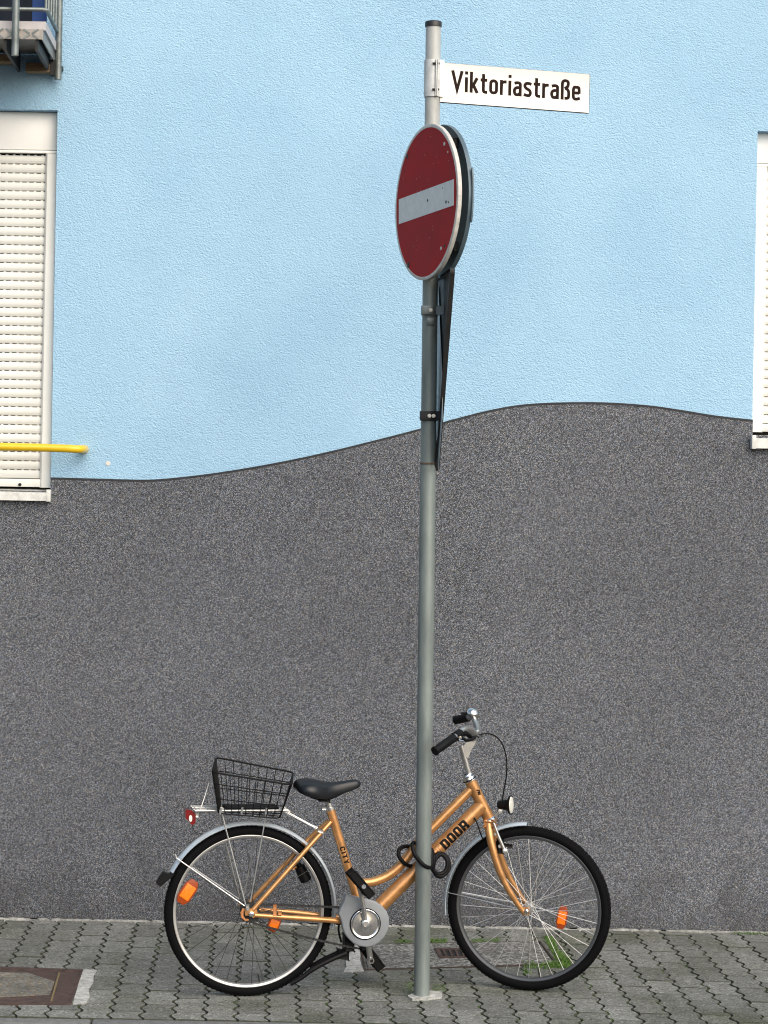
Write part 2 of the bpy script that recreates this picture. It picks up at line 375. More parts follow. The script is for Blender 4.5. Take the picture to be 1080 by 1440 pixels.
def glyph(c, t, W_=0.46):
    h = t/2; X = 0.72; w = W_                 # strokes: (points, closed); returns width, strokes
    if c == 'V': return 0.56, [([(h*0.75, 1), (0.28, h*1.2), (0.56-h*0.75, 1)], 0)]
    if c == 'i': return t, [([(h, 0), (h, X)], 0), ([(h, 0.85), (h, 1.0)], 0)]
    if c == 'k': return 0.43, [([(h, 0), (h, 1)], 0), ([(h*1.6, 0.25), (0.35, X)], 0), ([(0.185, 0.36), (0.365, 0.0)], 0)]
    if c == 't': return 0.33, [(curve2([(0.14, 0.94), (0.14, 0.5), (0.14, 0.2), (0.165, 0.095), (0.24, h), (0.33, h)]), 0), ([(0, X-h), (0.32, X-h)], 0)]
    if c == 'o': return 0.43, [(rrect(h, h, 0.43-h, X-h, 0.13), 1)]
    if c == 'r': return 0.32, [([(h, 0), (h, X)], 0), (curve2([(h, 0.44), (0.10, 0.57), (0.18, X-h*1.25), (0.32, X-h*1.05)]), 0)]
    if c == 'a': return 0.42, [(curve2([(0.42-h, 0), (0.42-h, 0.25), (0.42-h, 0.50), (0.33, 0.61), (0.22, X-h), (0.06, X-h*1.5)]), 0),
                               (curve2([(0.42-h, 0.41), (0.30, 0.415), (0.16, 0.40), (h, 0.31), (h, 0.17), (0.13, h*1.1), (0.25, h*1.05), (0.42-h, 0.16)]), 0)]
    if c == 's': return 0.40, [(curve2([(0.375, 0.60), (0.29, X-h), (0.15, X-h), (h, 0.58), (h, 0.48), (0.15, 0.395), (0.27, 0.335), (0.40-h, 0.25), (0.40-h, 0.15), (0.27, h), (0.13, h), (0.02, 0.115)]), 0)]
    if c == 'ß': return 0.46, [(curve2([(h, 0), (h, 0.4), (h, 0.75), (0.11, 0.88), (0.22, 1-h), (0.345, 0.88), (0.36, 0.74), (0.31, 0.62), (0.18, 0.55)]), 0),
                               (curve2([(0.22, 0.555), (0.33, 0.50), (0.46-h, 0.38), (0.46-h, 0.2), (0.35, h*1.3), (0.19, h)]), 0)]
    if c == 'e': return 0.43, [(curve2([(h, 0.37), (0.2, 0.37), (0.43-h, 0.37)]), 0), (curve2([(0.43-h, 0.335), (0.43-h, 0.50), (0.33, X-h*1.2), (0.215, X-h), (0.11, X-h*1.2), (h, 0.50), (h, 0.36), (h, 0.2), (0.12, h*1.3), (0.23, h), (0.40, 0.125)]), 0)]
    if c == 'O': return w, [(rrect(h, h, w-h, 1-h, max(0.04, 0.22-h)), 1)]
    if c == 'D': return w, [(rrect(h, h, w-h, 1-h, max(0.04, 0.22-h), (1, 0, 0, 1)), 1)]
    if c == 'R': return w, [([(h, 0), (h, 0.5)], 0), (rrect(h, 0.47, w-h, 1-h, max(0.04, 0.18-h*0.8), (1, 0, 0, 1)), 1), ([(w-h, 0.0), (w-h, 0.40)], 0)]
    if c == 'C': return w, [([(w-h, 0.33), (w-h, 0.2), (w-h-0.08, h), (h+0.1, h), (h, 0.22), (h, 0.78), (h+0.1, 1-h), (w-h-0.08, 1-h), (w-h, 0.8), (w-h, 0.67)], 0)]
    if c == 'I': return t, [([(h, 0), (h, 1)], 0)]
    if c == 'T': return w, [([(0, 1-h), (w, 1-h)], 0), ([(w/2, 0), (w/2, 1-h)], 0)]
    if c == 'Y': return w, [([(h*0.6, 1), (w/2, 0.45), (w-h*0.6, 1)], 0), ([(w/2, 0), (w/2, 0.46)], 0)]
def letter_mesh(word, t, gap, W_=0.46):
    bm = bmesh.new(); x = 0.0
    for c in word:
        wd, st = glyph(c, t, W_)
        for n_, (pts, cl) in enumerate(st): ribbon(bm, [(p[0]+x, p[1]) for p in pts], t, cl, n_*0.00025)
        x += wd+gap
    return bm
def outline_mesh(word, t, gap, line, W_=0.46):
    bm = bmesh.new(); x = 0.0; w = W_
    for c in word:
        if c == 'O': L = [rrect(0, 0, w, 1, 0.2), rrect(t, t, w-t, 1-t, 0.05)]
        elif c == 'U': L = [[(0, 1), (0, 0.15), (0.12, 0), (w-0.12, 0), (w, 0.15), (w, 1), (w-t, 1), (w-t, t), (t, t), (t, 1)]]
        else: L = [[(0, 1), (0, 1-t), (w/2-t/2, 1-t), (w/2-t/2, 0), (w/2+t/2, 0), (w/2+t/2, 1-t), (w, 1-t), (w, 1)]]
        for pts in L: ribbon(bm, [(p[0]+x, p[1]) for p in pts], line, True)
        x += w+gap
    return bm
def fit(bm, x0, x1, y0, y1):
    xs = [v.co.x for v in bm.verts]; ys = [v.co.y for v in bm.verts]
    a, b, c, d = min(xs), max(xs), min(ys), max(ys)
    for v in bm.verts:
        v.co.x = x0+(v.co.x-a)/(b-a)*(x1-x0); v.co.y = y0+(v.co.y-c)/(d-c)*(y1-y0)
def bolt(bm, c, axis, r=0.006, h=0.005):
    lathe(bm, [(-0.001, r*1.5), (h*0.3, r*1.5), (h*0.3, r), (h, r*0.9), (h, 0)], c, axis, 8)

# ================================================================ SETTING
def slab(name, x0, x1, y0, y1, z0, z1, m):
    bm = bmesh.new(); box(bm, (x0, y0, z0), (x1, y1, z1)); return tag(obj(name, bm, m), kind='structure')
EDGE = -1.775                              # kerb side of the pavement
slab('ground', -150, 150, -300, 30, -0.6, -0.2, M['ground'])
slab('road', -60, 60, -9.0, EDGE-0.13, -0.19, -0.11, M['road'])
pav = slab('pavement', -6, 8, EDGE, 0.02, -0.18, -0.009, M['soil'])
kerb = slab('kerb', -6, 8, EDGE-0.128, EDGE-0.004, -0.18, -0.02, M['soil'])
WM[pav] = Matrix(); WM[kerb] = Matrix()
bm = bmesh.new(); box(bm, (-0.497, 0.002, -0.14), (0.497, 0.122, -0.001), 0.008); ks = obj('kerb_stone', bm, M['kerb'], kerb)
ks.location = (-3.1, EDGE-0.127, 0)
for k in range(1, 7):
    c = ks.copy(); COL.objects.link(c); c.location = (-3.1+k, EDGE-0.127, random.uniform(-0.001, 0.001))

# pavers: zigzag long sides run towards the wall
PW, PL = 0.1126, 0.225
def zig(y):
    t = (y/0.1125) % 1.0
    return 0.0072*(1.25*math.cos(2*math.pi*t)-0.12*math.cos(6*math.pi*t))
pmesh = {}
def paver_mesh(ln):
    key = round(ln, 3)
    if key in pmesh: return pmesh[key]
    gx, gy = 0.0042, 0.0024
    ys = [gy] + [y for y in (0.014, 0.028, 0.042, 0.05625, 0.070, 0.084, 0.098, 0.1125, 0.1266, 0.1406, 0.1547, 0.16875, 0.183, 0.197, 0.211) if gy+0.006 < y < ln-gy-0.006] + [ln-gy]
    def outline(ins):
        L = []
        for y in ys: L.append((zig(y)+gx+ins, min(max(y, gy+ins), ln-gy-ins)))
        s = lambda x: 0.0026*math.sin(x/PW*6.28)
        for f in (0.3, 0.55, 0.8): L.append((PW*f, ln-gy-ins+s(PW*f)))
        for y in reversed(ys): L.append((zig(y)+PW-gx-ins, min(max(y, gy+ins), ln-gy-ins)))
        for f in (0.8, 0.55, 0.3): L.append((PW*f, gy+ins+s(PW*f)))
        return L
    bm = bmesh.new()
    rows = [[bm.verts.new((x, y, z)) for x, y in outline(i)] for i, z in ((0, -0.05), (0, -0.0014), (0.0012, 0.0))]
    n = len(rows[0])
    for A, B in zip(rows, rows[1:]):
        for k in range(n): bm.faces.new((A[k], A[(k+1) % n], B[(k+1) % n], B[k]))
    for f in bm.faces: f.material_index = 1
    bm.faces.new(rows[-1])
    bmesh.ops.triangulate(bm, faces=[bm.faces[-1]] if False else [f for f in bm.faces if len(f.verts) > 4])
    bmesh.ops.recalc_face_normals(bm, faces=bm.faces[:])
    me = bpy.data.meshes.new('paver'); bm.to_mesh(me); bm.free(); me.materials.append(M['paver']); me.materials.append(M['soil'])
    pmesh[key] = me; return me
COVER = [G(505, 1329), G(760, 1324), G(785, 1357), G(512, 1365)]
COVER2 = [G(-90, 1358), G(117, 1365), G(100, 1414), G(-125, 1412)]
def inside(p, quad, pad=0.0):
    c = sum((Vector(q) for q in quad), Vector())/4
    for i in range(4):
        a = quad[i]; b = quad[(i+1) % 4]; e = b-a; nrm = Vector((e.y, -e.x, 0)).normalized()
        if nrm.dot(c-a) < 0: nrm.negate()
        if nrm.dot(p-a) < pad: return False
    return True
far = bmesh.new()
X0 = 0.0225
for k in range(-36, 62):
    x = X0 + k*PW; y = EDGE; first = True
    while y < -0.02:
        ln = PL/2 if (first and k % 2) else PL
        ln = min(ln, -0.012-y); first = False
        if ln < 0.03: break
        cx, cy = x+PW/2, y+ln/2; dep = cy-CAM.y
        u = cx/dep*F; vis = -PX-70 < u < 1080-PX+70
        me = paver_mesh(ln)
        mt = Matrix.Translation((x, y, random.uniform(-0.0016, 0.0012))) @ Euler((random.gauss(0, 0.004), random.gauss(0, 0.006), random.gauss(0, 0.004))).to_matrix().to_4x4()
        p = Vector((cx, cy, 0))
        buried = any(inside(Vector((cx+a*PW*0.6, cy+b*ln*0.5, 0)), q, 0) for q in (COVER, COVER2) for a, b in ((0, 0),)) and \
                 any(all(inside(Vector((cx+a*PW*0.6, cy+b*ln*0.5, 0)), q) for a in (-1, 1) for b in (-1, 1)) for q in (COVER, COVER2))
        if not buried:
            if vis: link('paver', me, pav, mt)
            else:
                b2 = bmesh.new(); b2.from_mesh(me); bmesh.ops.transform(b2, matrix=mt, verts=b2.verts); merge(far, b2)
        y += ln
o = obj('paver_field', far, [M['paver'], M['soil']], pav, flat=True); o['kind'] = 'stuff'

# ---------------------------------------------------------------- building
bld = thing('apartment_building', (0.5, 0, 0), 'light blue rendered building front with dark grey wavy speckled base', 'building')
wave_px = [(60, 672), (135, 674), (200, 675.5), (240, 673.5), (300, 666.5), (360, 657), (420, 645.5), (480, 632), (540, 617), (590, 604),
           (640, 590), (690, 577.5), (735, 570), (790, 567), (850, 567), (910, 571), (960, 578), (1010, 586), (1075, 593)]
wave = smooth([W(x, y) for x, y in wave_px], 8)
def wz(x):
    if x <= wave[0].x: return wave[0].z + 0.03*math.sin((wave[0].x-x)*2.2)
    if x >= wave[-1].x: return wave[-1].z - 0.06*math.sin((x-wave[-1].x)*1.6)
    for a, b in zip(wave, wave[1:]):
        if a.x <= x <= b.x: return a.z + (b.z-a.z)*(x-a.x)/(b.x-a.x)
WL = dict(x0=-2.25, x1=W(81, 155).x, z0=W(35, 690).z, z1=W(81, 155).z)
WR = dict(x0=W(1065.5, 185).x, x1=3.35, z0=W(1070, 612).z, z1=W(1072, 184).z)
DOOR = dict(x0=-2.1, x1=W(66, 20).x, z0=W(40, 44).z, z1=6.0)
XA, XB, ZT = -5.5, 7.5, 7.2
xs = sorted(set([XA, XB] + [WL['x0'], WL['x1'], WR['x0'], WR['x1'], DOOR['x0'], DOOR['x1']] + [p.x for p in wave] +
                [XA+0.15*i for i in range(int((XB-XA)/0.15)) if not wave[0].x-0.02 < XA+0.15*i < wave[-1].x+0.02]))
up = bmesh.new(); pl = bmesh.new(); eds = [bmesh.new() for _ in range(3)]
PT = 0.010                                  # the granite coat stands this proud
def vquad(bm, xa, xb, za0, za1, zb0, zb1, y):
    v = [bm.verts.new(p) for p in ((xa, y, za0), (xb, y, zb0), (xb, y, zb1), (xa, y, za1))]; bm.faces.new(v)
def hole(x, wn): return wn['x0']-1e-5 < x < wn['x1']+1e-5
for a, b in zip(xs, xs[1:]):
    if b-a < 1e-6: continue
    m_ = (a+b)/2
    wn = WL if hole(m_, WL) else (WR if hole(m_, WR) else None)
    lo_a, lo_b = (wn['z1'], wn['z1']) if wn else (wz(a), wz(b))
    if hole(m_, DOOR):
        vquad(up, a, b, lo_a, DOOR['z0'], lo_b, DOOR['z0'], 0); vquad(up, a, b, DOOR['z1'], ZT, DOOR['z1'], ZT, 0)
    else: vquad(up, a, b, lo_a, ZT, lo_b, ZT, 0)
    ta, tb = (wn['z0'], wn['z0']) if wn else (wz(a), wz(b))
    vquad(pl, a, b, -0.15, ta, -0.15, tb, -PT)
    v = [pl.verts.new(p) for p in ((a, -PT, ta), (b, -PT, tb), (b, 0.05, tb), (a, 0.05, ta))]; pl.faces.new(v)
    if not wn:
        ed = eds[0 if m_ < WL['x0'] else (1 if m_ < WR['x0'] else 2)]
        v = [ed.verts.new(p) for p in ((a, -PT-0.0012, ta-0.006), (b, -PT-0.0012, tb-0.006), (b, -PT-0.0012, tb+0.0035), (a, -PT-0.0012, ta+0.0035))]; ed.faces.new(v)
        v = [ed.verts.new(p) for p in ((a, -PT-0.0012, ta+0.0035), (b, -PT-0.0012, tb+0.0035), (b, 0.0, tb+0.0035), (a, 0.0, ta+0.0035))]; ed.faces.new(v)
DEP = 0.30
def reveal(bm, wn, mid=None):
    x0, x1, z0, z1 = wn['x0'], wn['x1'], wn['z0'], wn['z1']
    for f in (((x0, 0, z1), (x1, 0, z1), (x1, DEP, z1), (x0, DEP, z1)), ((x0, 0, z0), (x1, 0, z0), (x1, DEP, z0), (x0, DEP, z0))):
        bm.faces.new([bm.verts.new(p) for p in f])
    for x in (x0, x1): bm.faces.new([bm.verts.new(p) for p in ((x, -0.0, z0), (x, -0.0, z1), (x, DEP, z1), (x, DEP, z0))])
for wn in (WL, WR, DOOR): reveal(up, wn)
for wn in (WL, WR):                         # returns of the granite coat at the openings
    for x in (wn['x0'], wn['x1']): pl.faces.new([pl.verts.new(p) for p in ((x, -PT, wn['z0']), (x, -PT, wz(x)), (x, 0, wz(x)), (x, 0, wn['z0']))])
# back shell so that the front is a solid wall
box(up, (XA, DEP+0.02, -0.15), (XB, DEP+0.12, ZT)); box(up, (XA-0.05, -0.002, -0.15), (XA-0.002, DEP+0.12, ZT)); box(up, (XB+0.002, -0.002, -0.15), (XB+0.05, DEP+0.12, ZT))
box(up, (XA, 0.002, ZT+0.002), (XB, DEP+0.12, ZT+0.1))
obj('wall', up, M['blue'], bld, flat=True)
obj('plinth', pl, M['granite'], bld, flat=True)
for ed in eds: obj('plinth_edge', ed, M['edge'], bld, flat=True)
# mortar fillet along the foot of the wall
bm = bmesh.new(); x = XA
prev = None
while x < XB:
    d = (random.uniform(0.003, 0.014) if random.random() < 0.75 else 0.0) if x < 1.75 else random.uniform(0.0, 0.006); hgt = random.uniform(0.002, 0.006)
    cur = [bm.verts.new((x, -PT, hgt+0.004)), bm.verts.new((x, -PT-d*0.5, hgt*0.6)), bm.verts.new((x, -PT-d-0.002, -0.008))]
    if prev:
        for i in range(2): bm.faces.new((prev[i], cur[i], cur[i+1], prev[i+1]))
    prev = cur; x += random.uniform(0.012, 0.035)
obj('mortar_fillet', bm, mat('dirty_mortar', (0.30, 0.30, 0.28), 0.95, var=(25, 0.5), bump=(90, 0.9, 0.008)), bld, flat=True)
bm = bmesh.new(); c = W(152, 651.5)
prism(bm, [c+Vector((0.012*math.cos(t)*random.uniform(0.7, 1.1), 0.0005, 0.010*math.sin(t)*random.uniform(0.7, 1.1))) for t in [i*0.63 for i in range(10)]], (0, -0.0035, 0))
obj('plaster_chip', bm, M['chip'], bld)

def slat_mesh(width, pitch):
    bm = bmesh.new(); hgt = pitch-0.0026
    prof = [(0.000, 0.0), (-0.0055, 0.003), (-0.0085, hgt*0.35), (-0.0088, hgt*0.6), (-0.006, hgt-0.003), (0.000, hgt), (0.004, hgt*0.5)]
    A = [bm.verts.new((0, y, z)) for y, z in prof]; B = [bm.verts.new((width, y, z)) for y, z in prof]
    n = len(prof)
    for i in range(n): bm.faces.new((A[i], A[(i+1) % n], B[(i+1) % n], B[i]))
    x = 0.004
    while x < width-0.01:                   # bridges between the light slots
        v = [bm.verts.new(p) for p in ((x, -0.0015, hgt-0.001), (x+0.011, -0.0015, hgt-0.001), (x+0.011, -0.0015, pitch+0.001), (x, -0.0015, pitch+0.001))]
        bm.faces.new(v); x += 0.031
    bmesh.ops.recalc_face_normals(bm, faces=bm.faces[:])
    me = bpy.data.meshes.new('slat'); bm.to_mesh(me); bm.free(); me.materials.append(M['slat']); return me
def window(wn, side, gw, boxh, sill_px, rail_h):
    x0, x1, z0, z1 = wn['x0']+0.002, wn['x1']-0.002, wn['z0'], wn['z1']-0.002
    Y = 0.066
    bm = bmesh.new(); box(bm, (x0, Y+0.075, z0), (x1, Y+0.085, z1))
    win = obj('window', bm, M['glass'], bld)
    bm = bmesh.new(); box(bm, (x0, Y-0.012, z1-boxh), (x1, Y+0.07, z1), 0.003)
    box(bm, (x0, Y-0.016, z1-boxh-0.015), (x1, Y+0.02, z1-boxh-0.003), 0.002); obj('shutter_box', bm, M['box'], win)
    zt = z1-boxh-0.017
    for xa, xb in ((x0, x0+gw), (x1-gw, x1)):
        bm = bmesh.new()
        prof = [(0, -0.016), (0.004, -0.020), (gw-0.010, -0.020), (gw-0.004, -0.012), (gw, 0.0), (gw, 0.05), (0, 0.05)]
        if xa > x0+0.1: prof = [(gw-p, q) for p, q in prof]
        prism(bm, [(xa+p, Y+q-0.004, z0+0.014) for p, q in prof], (0, 0, zt-z0-0.014)); obj('guide_rail', bm, M['pvc'], win, ang=25)
    bm = bmesh.new(); box(bm, (x0+gw*0.8, Y-0.014, z0+0.016), (x1-gw*0.8, Y+0.006, z0+0.016+rail_h), 0.003)
    br = obj('bottom_rail', bm, M['pvc'], win)
    if side < 0:
        bm = bmesh.new(); c = W(28, 681.5, Y-0.014); lathe(bm, [(0, 0.007), (0.004, 0.007), (0.004, 0.0045), (0.001, 0.003), (0.001, 0)], c, (0, -1, 0), 14); obj('rail_stop', bm, M['darksteel'], win)
    pitch = 0.03905; width = x1-x0-2*gw*0.86; me = slat_mesh(width, pitch)
    z = z0+0.018+rail_h
    while z < zt-0.004:
        link('slat', me, win, Matrix.Translation((x0+gw*0.86, Y+0.008+random.uniform(-0.001, 0.001), z))); z += pitch
    zs0, zs1, xe = sill_px
    bm = bmesh.new()
    if side < 0: lo, hi = x0-0.03, xe
    else: lo, hi = xe, x1+0.03
    prism(bm, [(lo+0.018, -0.045, zs0), (lo+0.018, -0.047, zs1-0.010), (lo+0.018, Y+0.03, zs1+0.006), (lo+0.018, Y+0.03, zs1-0.004), (lo+0.018, -0.034, zs1-0.018), (lo+0.018, -0.034, zs0)], (hi-lo-0.036, 0, 0))
    obj('sill', bm, M['sill'], win, ang=25)
    for xc in (lo, hi-0.018):
        bm = bmesh.new(); box(bm, (xc, -0.049, zs0-0.003), (xc+0.0178, 0.01, zs1+0.006), 0.002); obj('sill_end_cap', bm, M['sill'], win)
    return win
window(WL, -1, 0.052, 0.163, (W(40, 704, -0.045).z, W(40, 690, -0.045).z, W(71, 695, -0.045).x), 0.034)
window(WR, 1, 0.055, 0.130, (W(1070, 630.5, -0.045).z, W(1070, 614, -0.045).z, W(1057.5, 620, -0.045).x), 0.034)

# balcony door behind the railing
bm = bmesh.new(); box(bm, (DOOR['x0']+0.05, 0.12, DOOR['z0']+0.03), (DOOR['x1']-0.04, 0.13, DOOR['z1']-0.02)); bd = obj('balcony_door', bm, M['glass'], bld)
bm = bmesh.new(); box(bm, (DOOR['x0']+0.003, 0.09, DOOR['z0']+0.003), (DOOR['x1']-0.003, 0.14, DOOR['z0']+0.035), 0.003)
box(bm, (DOOR['x1']-0.075, 0.10, DOOR['z0']+0.036), (DOOR['x1']-0.003, 0.15, DOOR['z1']-0.01), 0.004)
box(bm, (DOOR['x0']+0.003, 0.10, DOOR['z0']+0.036), (DOOR['x0']+0.075, 0.15, DOOR['z1']-0.01), 0.004)
obj('door_frame', bm, M['navy'], bd)

# ---------------------------------------------------------------- balcony
YB = -0.55
bz = W(40, 55, YB).z; bt = W(40, 41, YB).z
bxr = W(60, 50, YB).x
bal = thing('balcony', (-1.6, -0.01, bz), 'small galvanised steel balcony with chequer plate edge above left window', 'balcony')
bm = bmesh.new(); box(bm, (-2.2, YB, bz), (bxr, YB+0.004, bt))
obj('fascia', bm, M['plate'], bal); bm = bmesh.new(); lit = [bxr-0.03-i*0.036 for i in range(34)]
for i, xx in enumerate(lit):
    for rr in range(2):
        zc = bz+0.011+rr*0.021; s = 1 if (i+rr) % 2 else -1
        obox(bm, (xx, YB-0.001, zc), (0.0125, 0, 0.0085*s), (0, 0.0022, 0), (-0.0020*s, 0, 0.0029))
obj('raised_tread', bm, M['galv'], bal)['kind'] = 'stuff'
bm = bmesh.new(); box(bm, (bxr-0.004, YB-0.001, bz-0.002), (bxr+0.001, -0.02, bt+0.001)); obj('side_fascia', bm, M['plate'], bal)
bm = bmesh.new(); box(bm, (-2.2, YB+0.005, bt-0.006), (bxr-0.005, -0.003, bt-0.001)); obj('floor_plate', bm, M['plate'], bal)
bm = bmesh.new(); box(bm, (-2.2, YB+0.02, bt), (bxr+0.01, YB+0.03, bt+0.036)); box(bm, (bxr, YB+0.031, bt), (bxr+0.01, -0.01, bt+0.036)); obj('upstand', bm, mat('grey_upstand', (0.46, 0.44, 0.44), 0.6, var=(9, 0.15)), bal)
for xa in (bxr-0.03, bxr-0.16, bxr-0.5, bxr-0.85):
    bm = bmesh.new(); box(bm, (xa, YB+0.01, bz-0.045), (xa+0.012, -0.012, bt-0.008)); obj('floor_beam', bm, M['darksteel'], bal)
for (pa, pb, ya, yb) in (((-40, 76), (20, 88), -0.10, -0.012), ((36, 88), (69, 101), -0.08, -0.012)):
    a = W(*pa, -0.08); b = W(*pb, -0.08); bm = bmesh.new(); box(bm, (a.x, ya, b.z), (b.x, yb, a.z), 0.004); obj('wood_block', bm, M['wood'], bal)
def rod(name, pts, r, m, parent, seg=10):
    bm = bmesh.new(); tube(bm, pts, r, seg); return obj(name, bm, m, parent)
YP = YB-0.03
p = W(21, 78, YP); rod('post', [p, (p.x, YP, 5.0)], 0.0155, M['galv'], bal)
rod('post', [(p.x-0.85, YP, p.z), (p.x-0.85, YP, 5.0)], 0.0155, M['galv'], bal)
p2 = W(81.5, 112, -0.055); rod('post', [p2, (p2.x, -0.055, 5.0)], 0.0152, M['galv'], bal)
ra = W(64, 13.5, YB); rb = W(80, 49, -0.075)
rod('lower_rail', [(-2.1, YB, ra.z), (ra.x-0.012, YB, ra.z), (ra.x+0.004, YB+0.012, ra.z), Vector((rb.x, rb.y, ra.z))], 0.0085, M['galv'], bal)
rod('upper_rail', [(-2.1, YB, ra.z+0.95), (ra.x-0.012, YB, ra.z+0.95), (ra.x+0.004, YB+0.012, ra.z+0.95), (rb.x, rb.y, ra.z+0.95)], 0.016, M['galv'], bal)
for i in range(5):
    t = i/4.6; q = Vector((ra.x, YB+0.01, ra.z)).lerp(Vector((rb.x, rb.y, ra.z)), t)
    rod('baluster', [q, q+Vector((0, 0, 0.95))], 0.0055, M['galv'], bal, 8)
for i in range(1, 9):
    if i == 1: continue
    q = Vector((ra.x-0.115*i, YB, ra.z)); rod('baluster', [q-Vector((0, 0, 0.015)), q+Vector((0, 0, 0.95))], 0.0055, M['galv'], bal, 8)
bm = bmesh.new(); box(bm, (p2.x-0.012, -0.052, p2.z+0.045), (p2.x+0.018, -0.001, p2.z+0.06)); box(bm, (p2.x-0.035, -0.06, p2.z+0.02), (p2.x-0.013, -0.012, p2.z+0.085)); obj('wall_bracket', bm, M['darksteel'], bal)

# yellow rail before the shutter
yr = W(100, 631, -0.11)
hr = thing('guard_rail', (yr.x, -0.11, yr.z), 'yellow painted tubular rail crossing in front of the left window shutter', 'rail')
bm = bmesh.new()
tube(bm, smooth([(-2.4, -0.11, yr.z+0.003), (-1.2, -0.11, yr.z+0.003), (yr.x-0.06, -0.11, yr.z+0.001), (yr.x+0.018, -0.108, yr.z-0.001), (yr.x+0.042, -0.085, yr.z-0.001), (yr.x+0.047, -0.04, yr.z-0.001), (yr.x+0.047, 0.004, yr.z-0.001)], 6), 0.0172, 16)
obj('rail_tube', bm, M['yellow'], hr)
bm = bmesh.new(); lathe(bm, [(0, 0.019), (0.003, 0.019), (0.004, 0.0175)], (yr.x+0.047, -0.0005, yr.z-0.001), (0, -1, 0), 20); obj('wall_flange', bm, M['yellow'], hr)

# ---------------------------------------------------------------- covers in the pavement
def quad_pt(q, s, t, z=0.0):
    v = (q[0]*(1-s)+q[1]*s)*(1-t)+(q[3]*(1-s)+q[2]*s)*t; return Vector((v.x, v.y, z))
def ring_frame(bm, q, w_s, w_t, z0, z1):
    outer = [quad_pt(q, s, t, z1) for s, t in ((0, 0), (1, 0), (1, 1), (0, 1))]
    inner = [quad_pt(q, s, t, z1) for s, t in ((w_s, w_t), (1-w_s, w_t), (1-w_s, 1-w_t), (w_s, 1-w_t))]
    dz = Vector((0, 0, z0-z1))
    for i in range(4):
        j = (i+1) % 4; prism(bm, [outer[i], outer[j], inner[j], inner[i]], dz)
cc = quad_pt(COVER, 0.5, 0.5)
cv = thing('drain_cover', cc, 'pebbly concrete drain cover with small rusty slot grate behind the pole', 'drain cover')
bm = bmesh.new(); prism(bm, [quad_pt(COVER, s, t, -0.07) for s, t in ((0.022, 0.03), (0.978, 0.03), (0.978, 0.97), (0.022, 0.97))], (0, 0, 0.0745)); obj('concrete_infill', bm, M['aggregate'], cv)
bm = bmesh.new(); ring_frame(bm, COVER, 0.010, 0.035, -0.07, 0.0035); obj('steel_edge', bm, mat('dark_rust', (0.05, 0.036, 0.028), 0.85, var=(30, 0.5)), cv)
gq = [G(611, 1336), G(660, 1336), G(664, 1349), G(618, 1349)]
bm = bmesh.new(); ring_frame(bm, gq, 0.12, 0.1, 0.0048, 0.009)
for i in range(4):
    s = 0.14+0.72*(i+0.5)/4.0
    a = [quad_pt(gq, s-0.035, 0.05, 0.0085), quad_pt(gq, s+0.035, 0.05, 0.0085), quad_pt(gq, s+0.035, 0.95, 0.0085), quad_pt(gq, s-0.035, 0.95, 0.0085)]
    prism(bm, a, (0, 0, -0.0032))
gr = obj('slot_grate', bm, M['rust'], cv)
bm = bmesh.new(); prism(bm, [quad_pt(gq, s, t, 0.0047) for s, t in ((0.05, 0.05), (0.95, 0.05), (0.95, 0.95), (0.05, 0.95))], (0, 0, 0.0009)); obj('grate_opening', bm, M['black_hole'], gr)
def blob(poly, z0, z1, m, name, parent, jit=0.006, sub=5):
    pts = []; n = len(poly)
    for i in range(n):
        for k in range(sub):
            p = poly[i].lerp(poly[(i+1) % n], k/sub); pts.append(Vector((p.x+random.gauss(0, jit), p.y+random.gauss(0, jit), z0)))
    bm = bmesh.new(); prism(bm, pts, (0, 0, z1-z0)); return obj(name, bm, m, parent)
blob([G(488, 1331), G(504, 1331), G(511, 1366), G(484, 1368)], -0.02, 0.0034, M['mortar'], 'mortar_patch', cv, 0.004)
cc = quad_pt(COVER2, 0.9, 0.5)
cv2 = thing('access_cover', cc, 'rusty brown steel access cover with patched concrete middle at left pavement edge', 'access cover')
bm = bmesh.new(); prism(bm, [Vector((q.x, q.y, -0.03)) for q in COVER2], (0, 0, 0.0325)); obj('steel_plate', bm, M['rust'], cv2)
bm = bmesh.new(); prism(bm, [G(x, y, 0.0025) for x, y in ((-90, 1366.5), (38, 1368.5), (77, 1381), (70, 1399), (-110, 1408))], (0, 0, 0.0026)); obj('concrete_infill', bm, granite_mat('patched_concrete', 130, [(0.10, 0.09, 0.065), (0.15, 0.14, 0.11), (0.22, 0.205, 0.165)], big=(10, 0.3)), cv2)
bm = bmesh.new(); prism(bm, [G(x, y, 0.0025) for x, y in ((82, 1369), (84.5, 1369), (73.5, 1408), (71, 1408))], (0, 0, 0.004)); obj('weld_rib', bm, mat('ochre_rib', (0.17, 0.13, 0.06), 0.8), cv2)
bm = bmesh.new(); ring_frame(bm, COVER2, 0.012, 0.06, 0.0026, 0.0058); obj('steel_edge', bm, M['rust'], cv2)
blob([G(117, 1364), G(136, 1364.5), G(121, 1412), G(102, 1413)], -0.02, 0.003, M['mortar'], 'mortar_patch', cv2, 0.004)

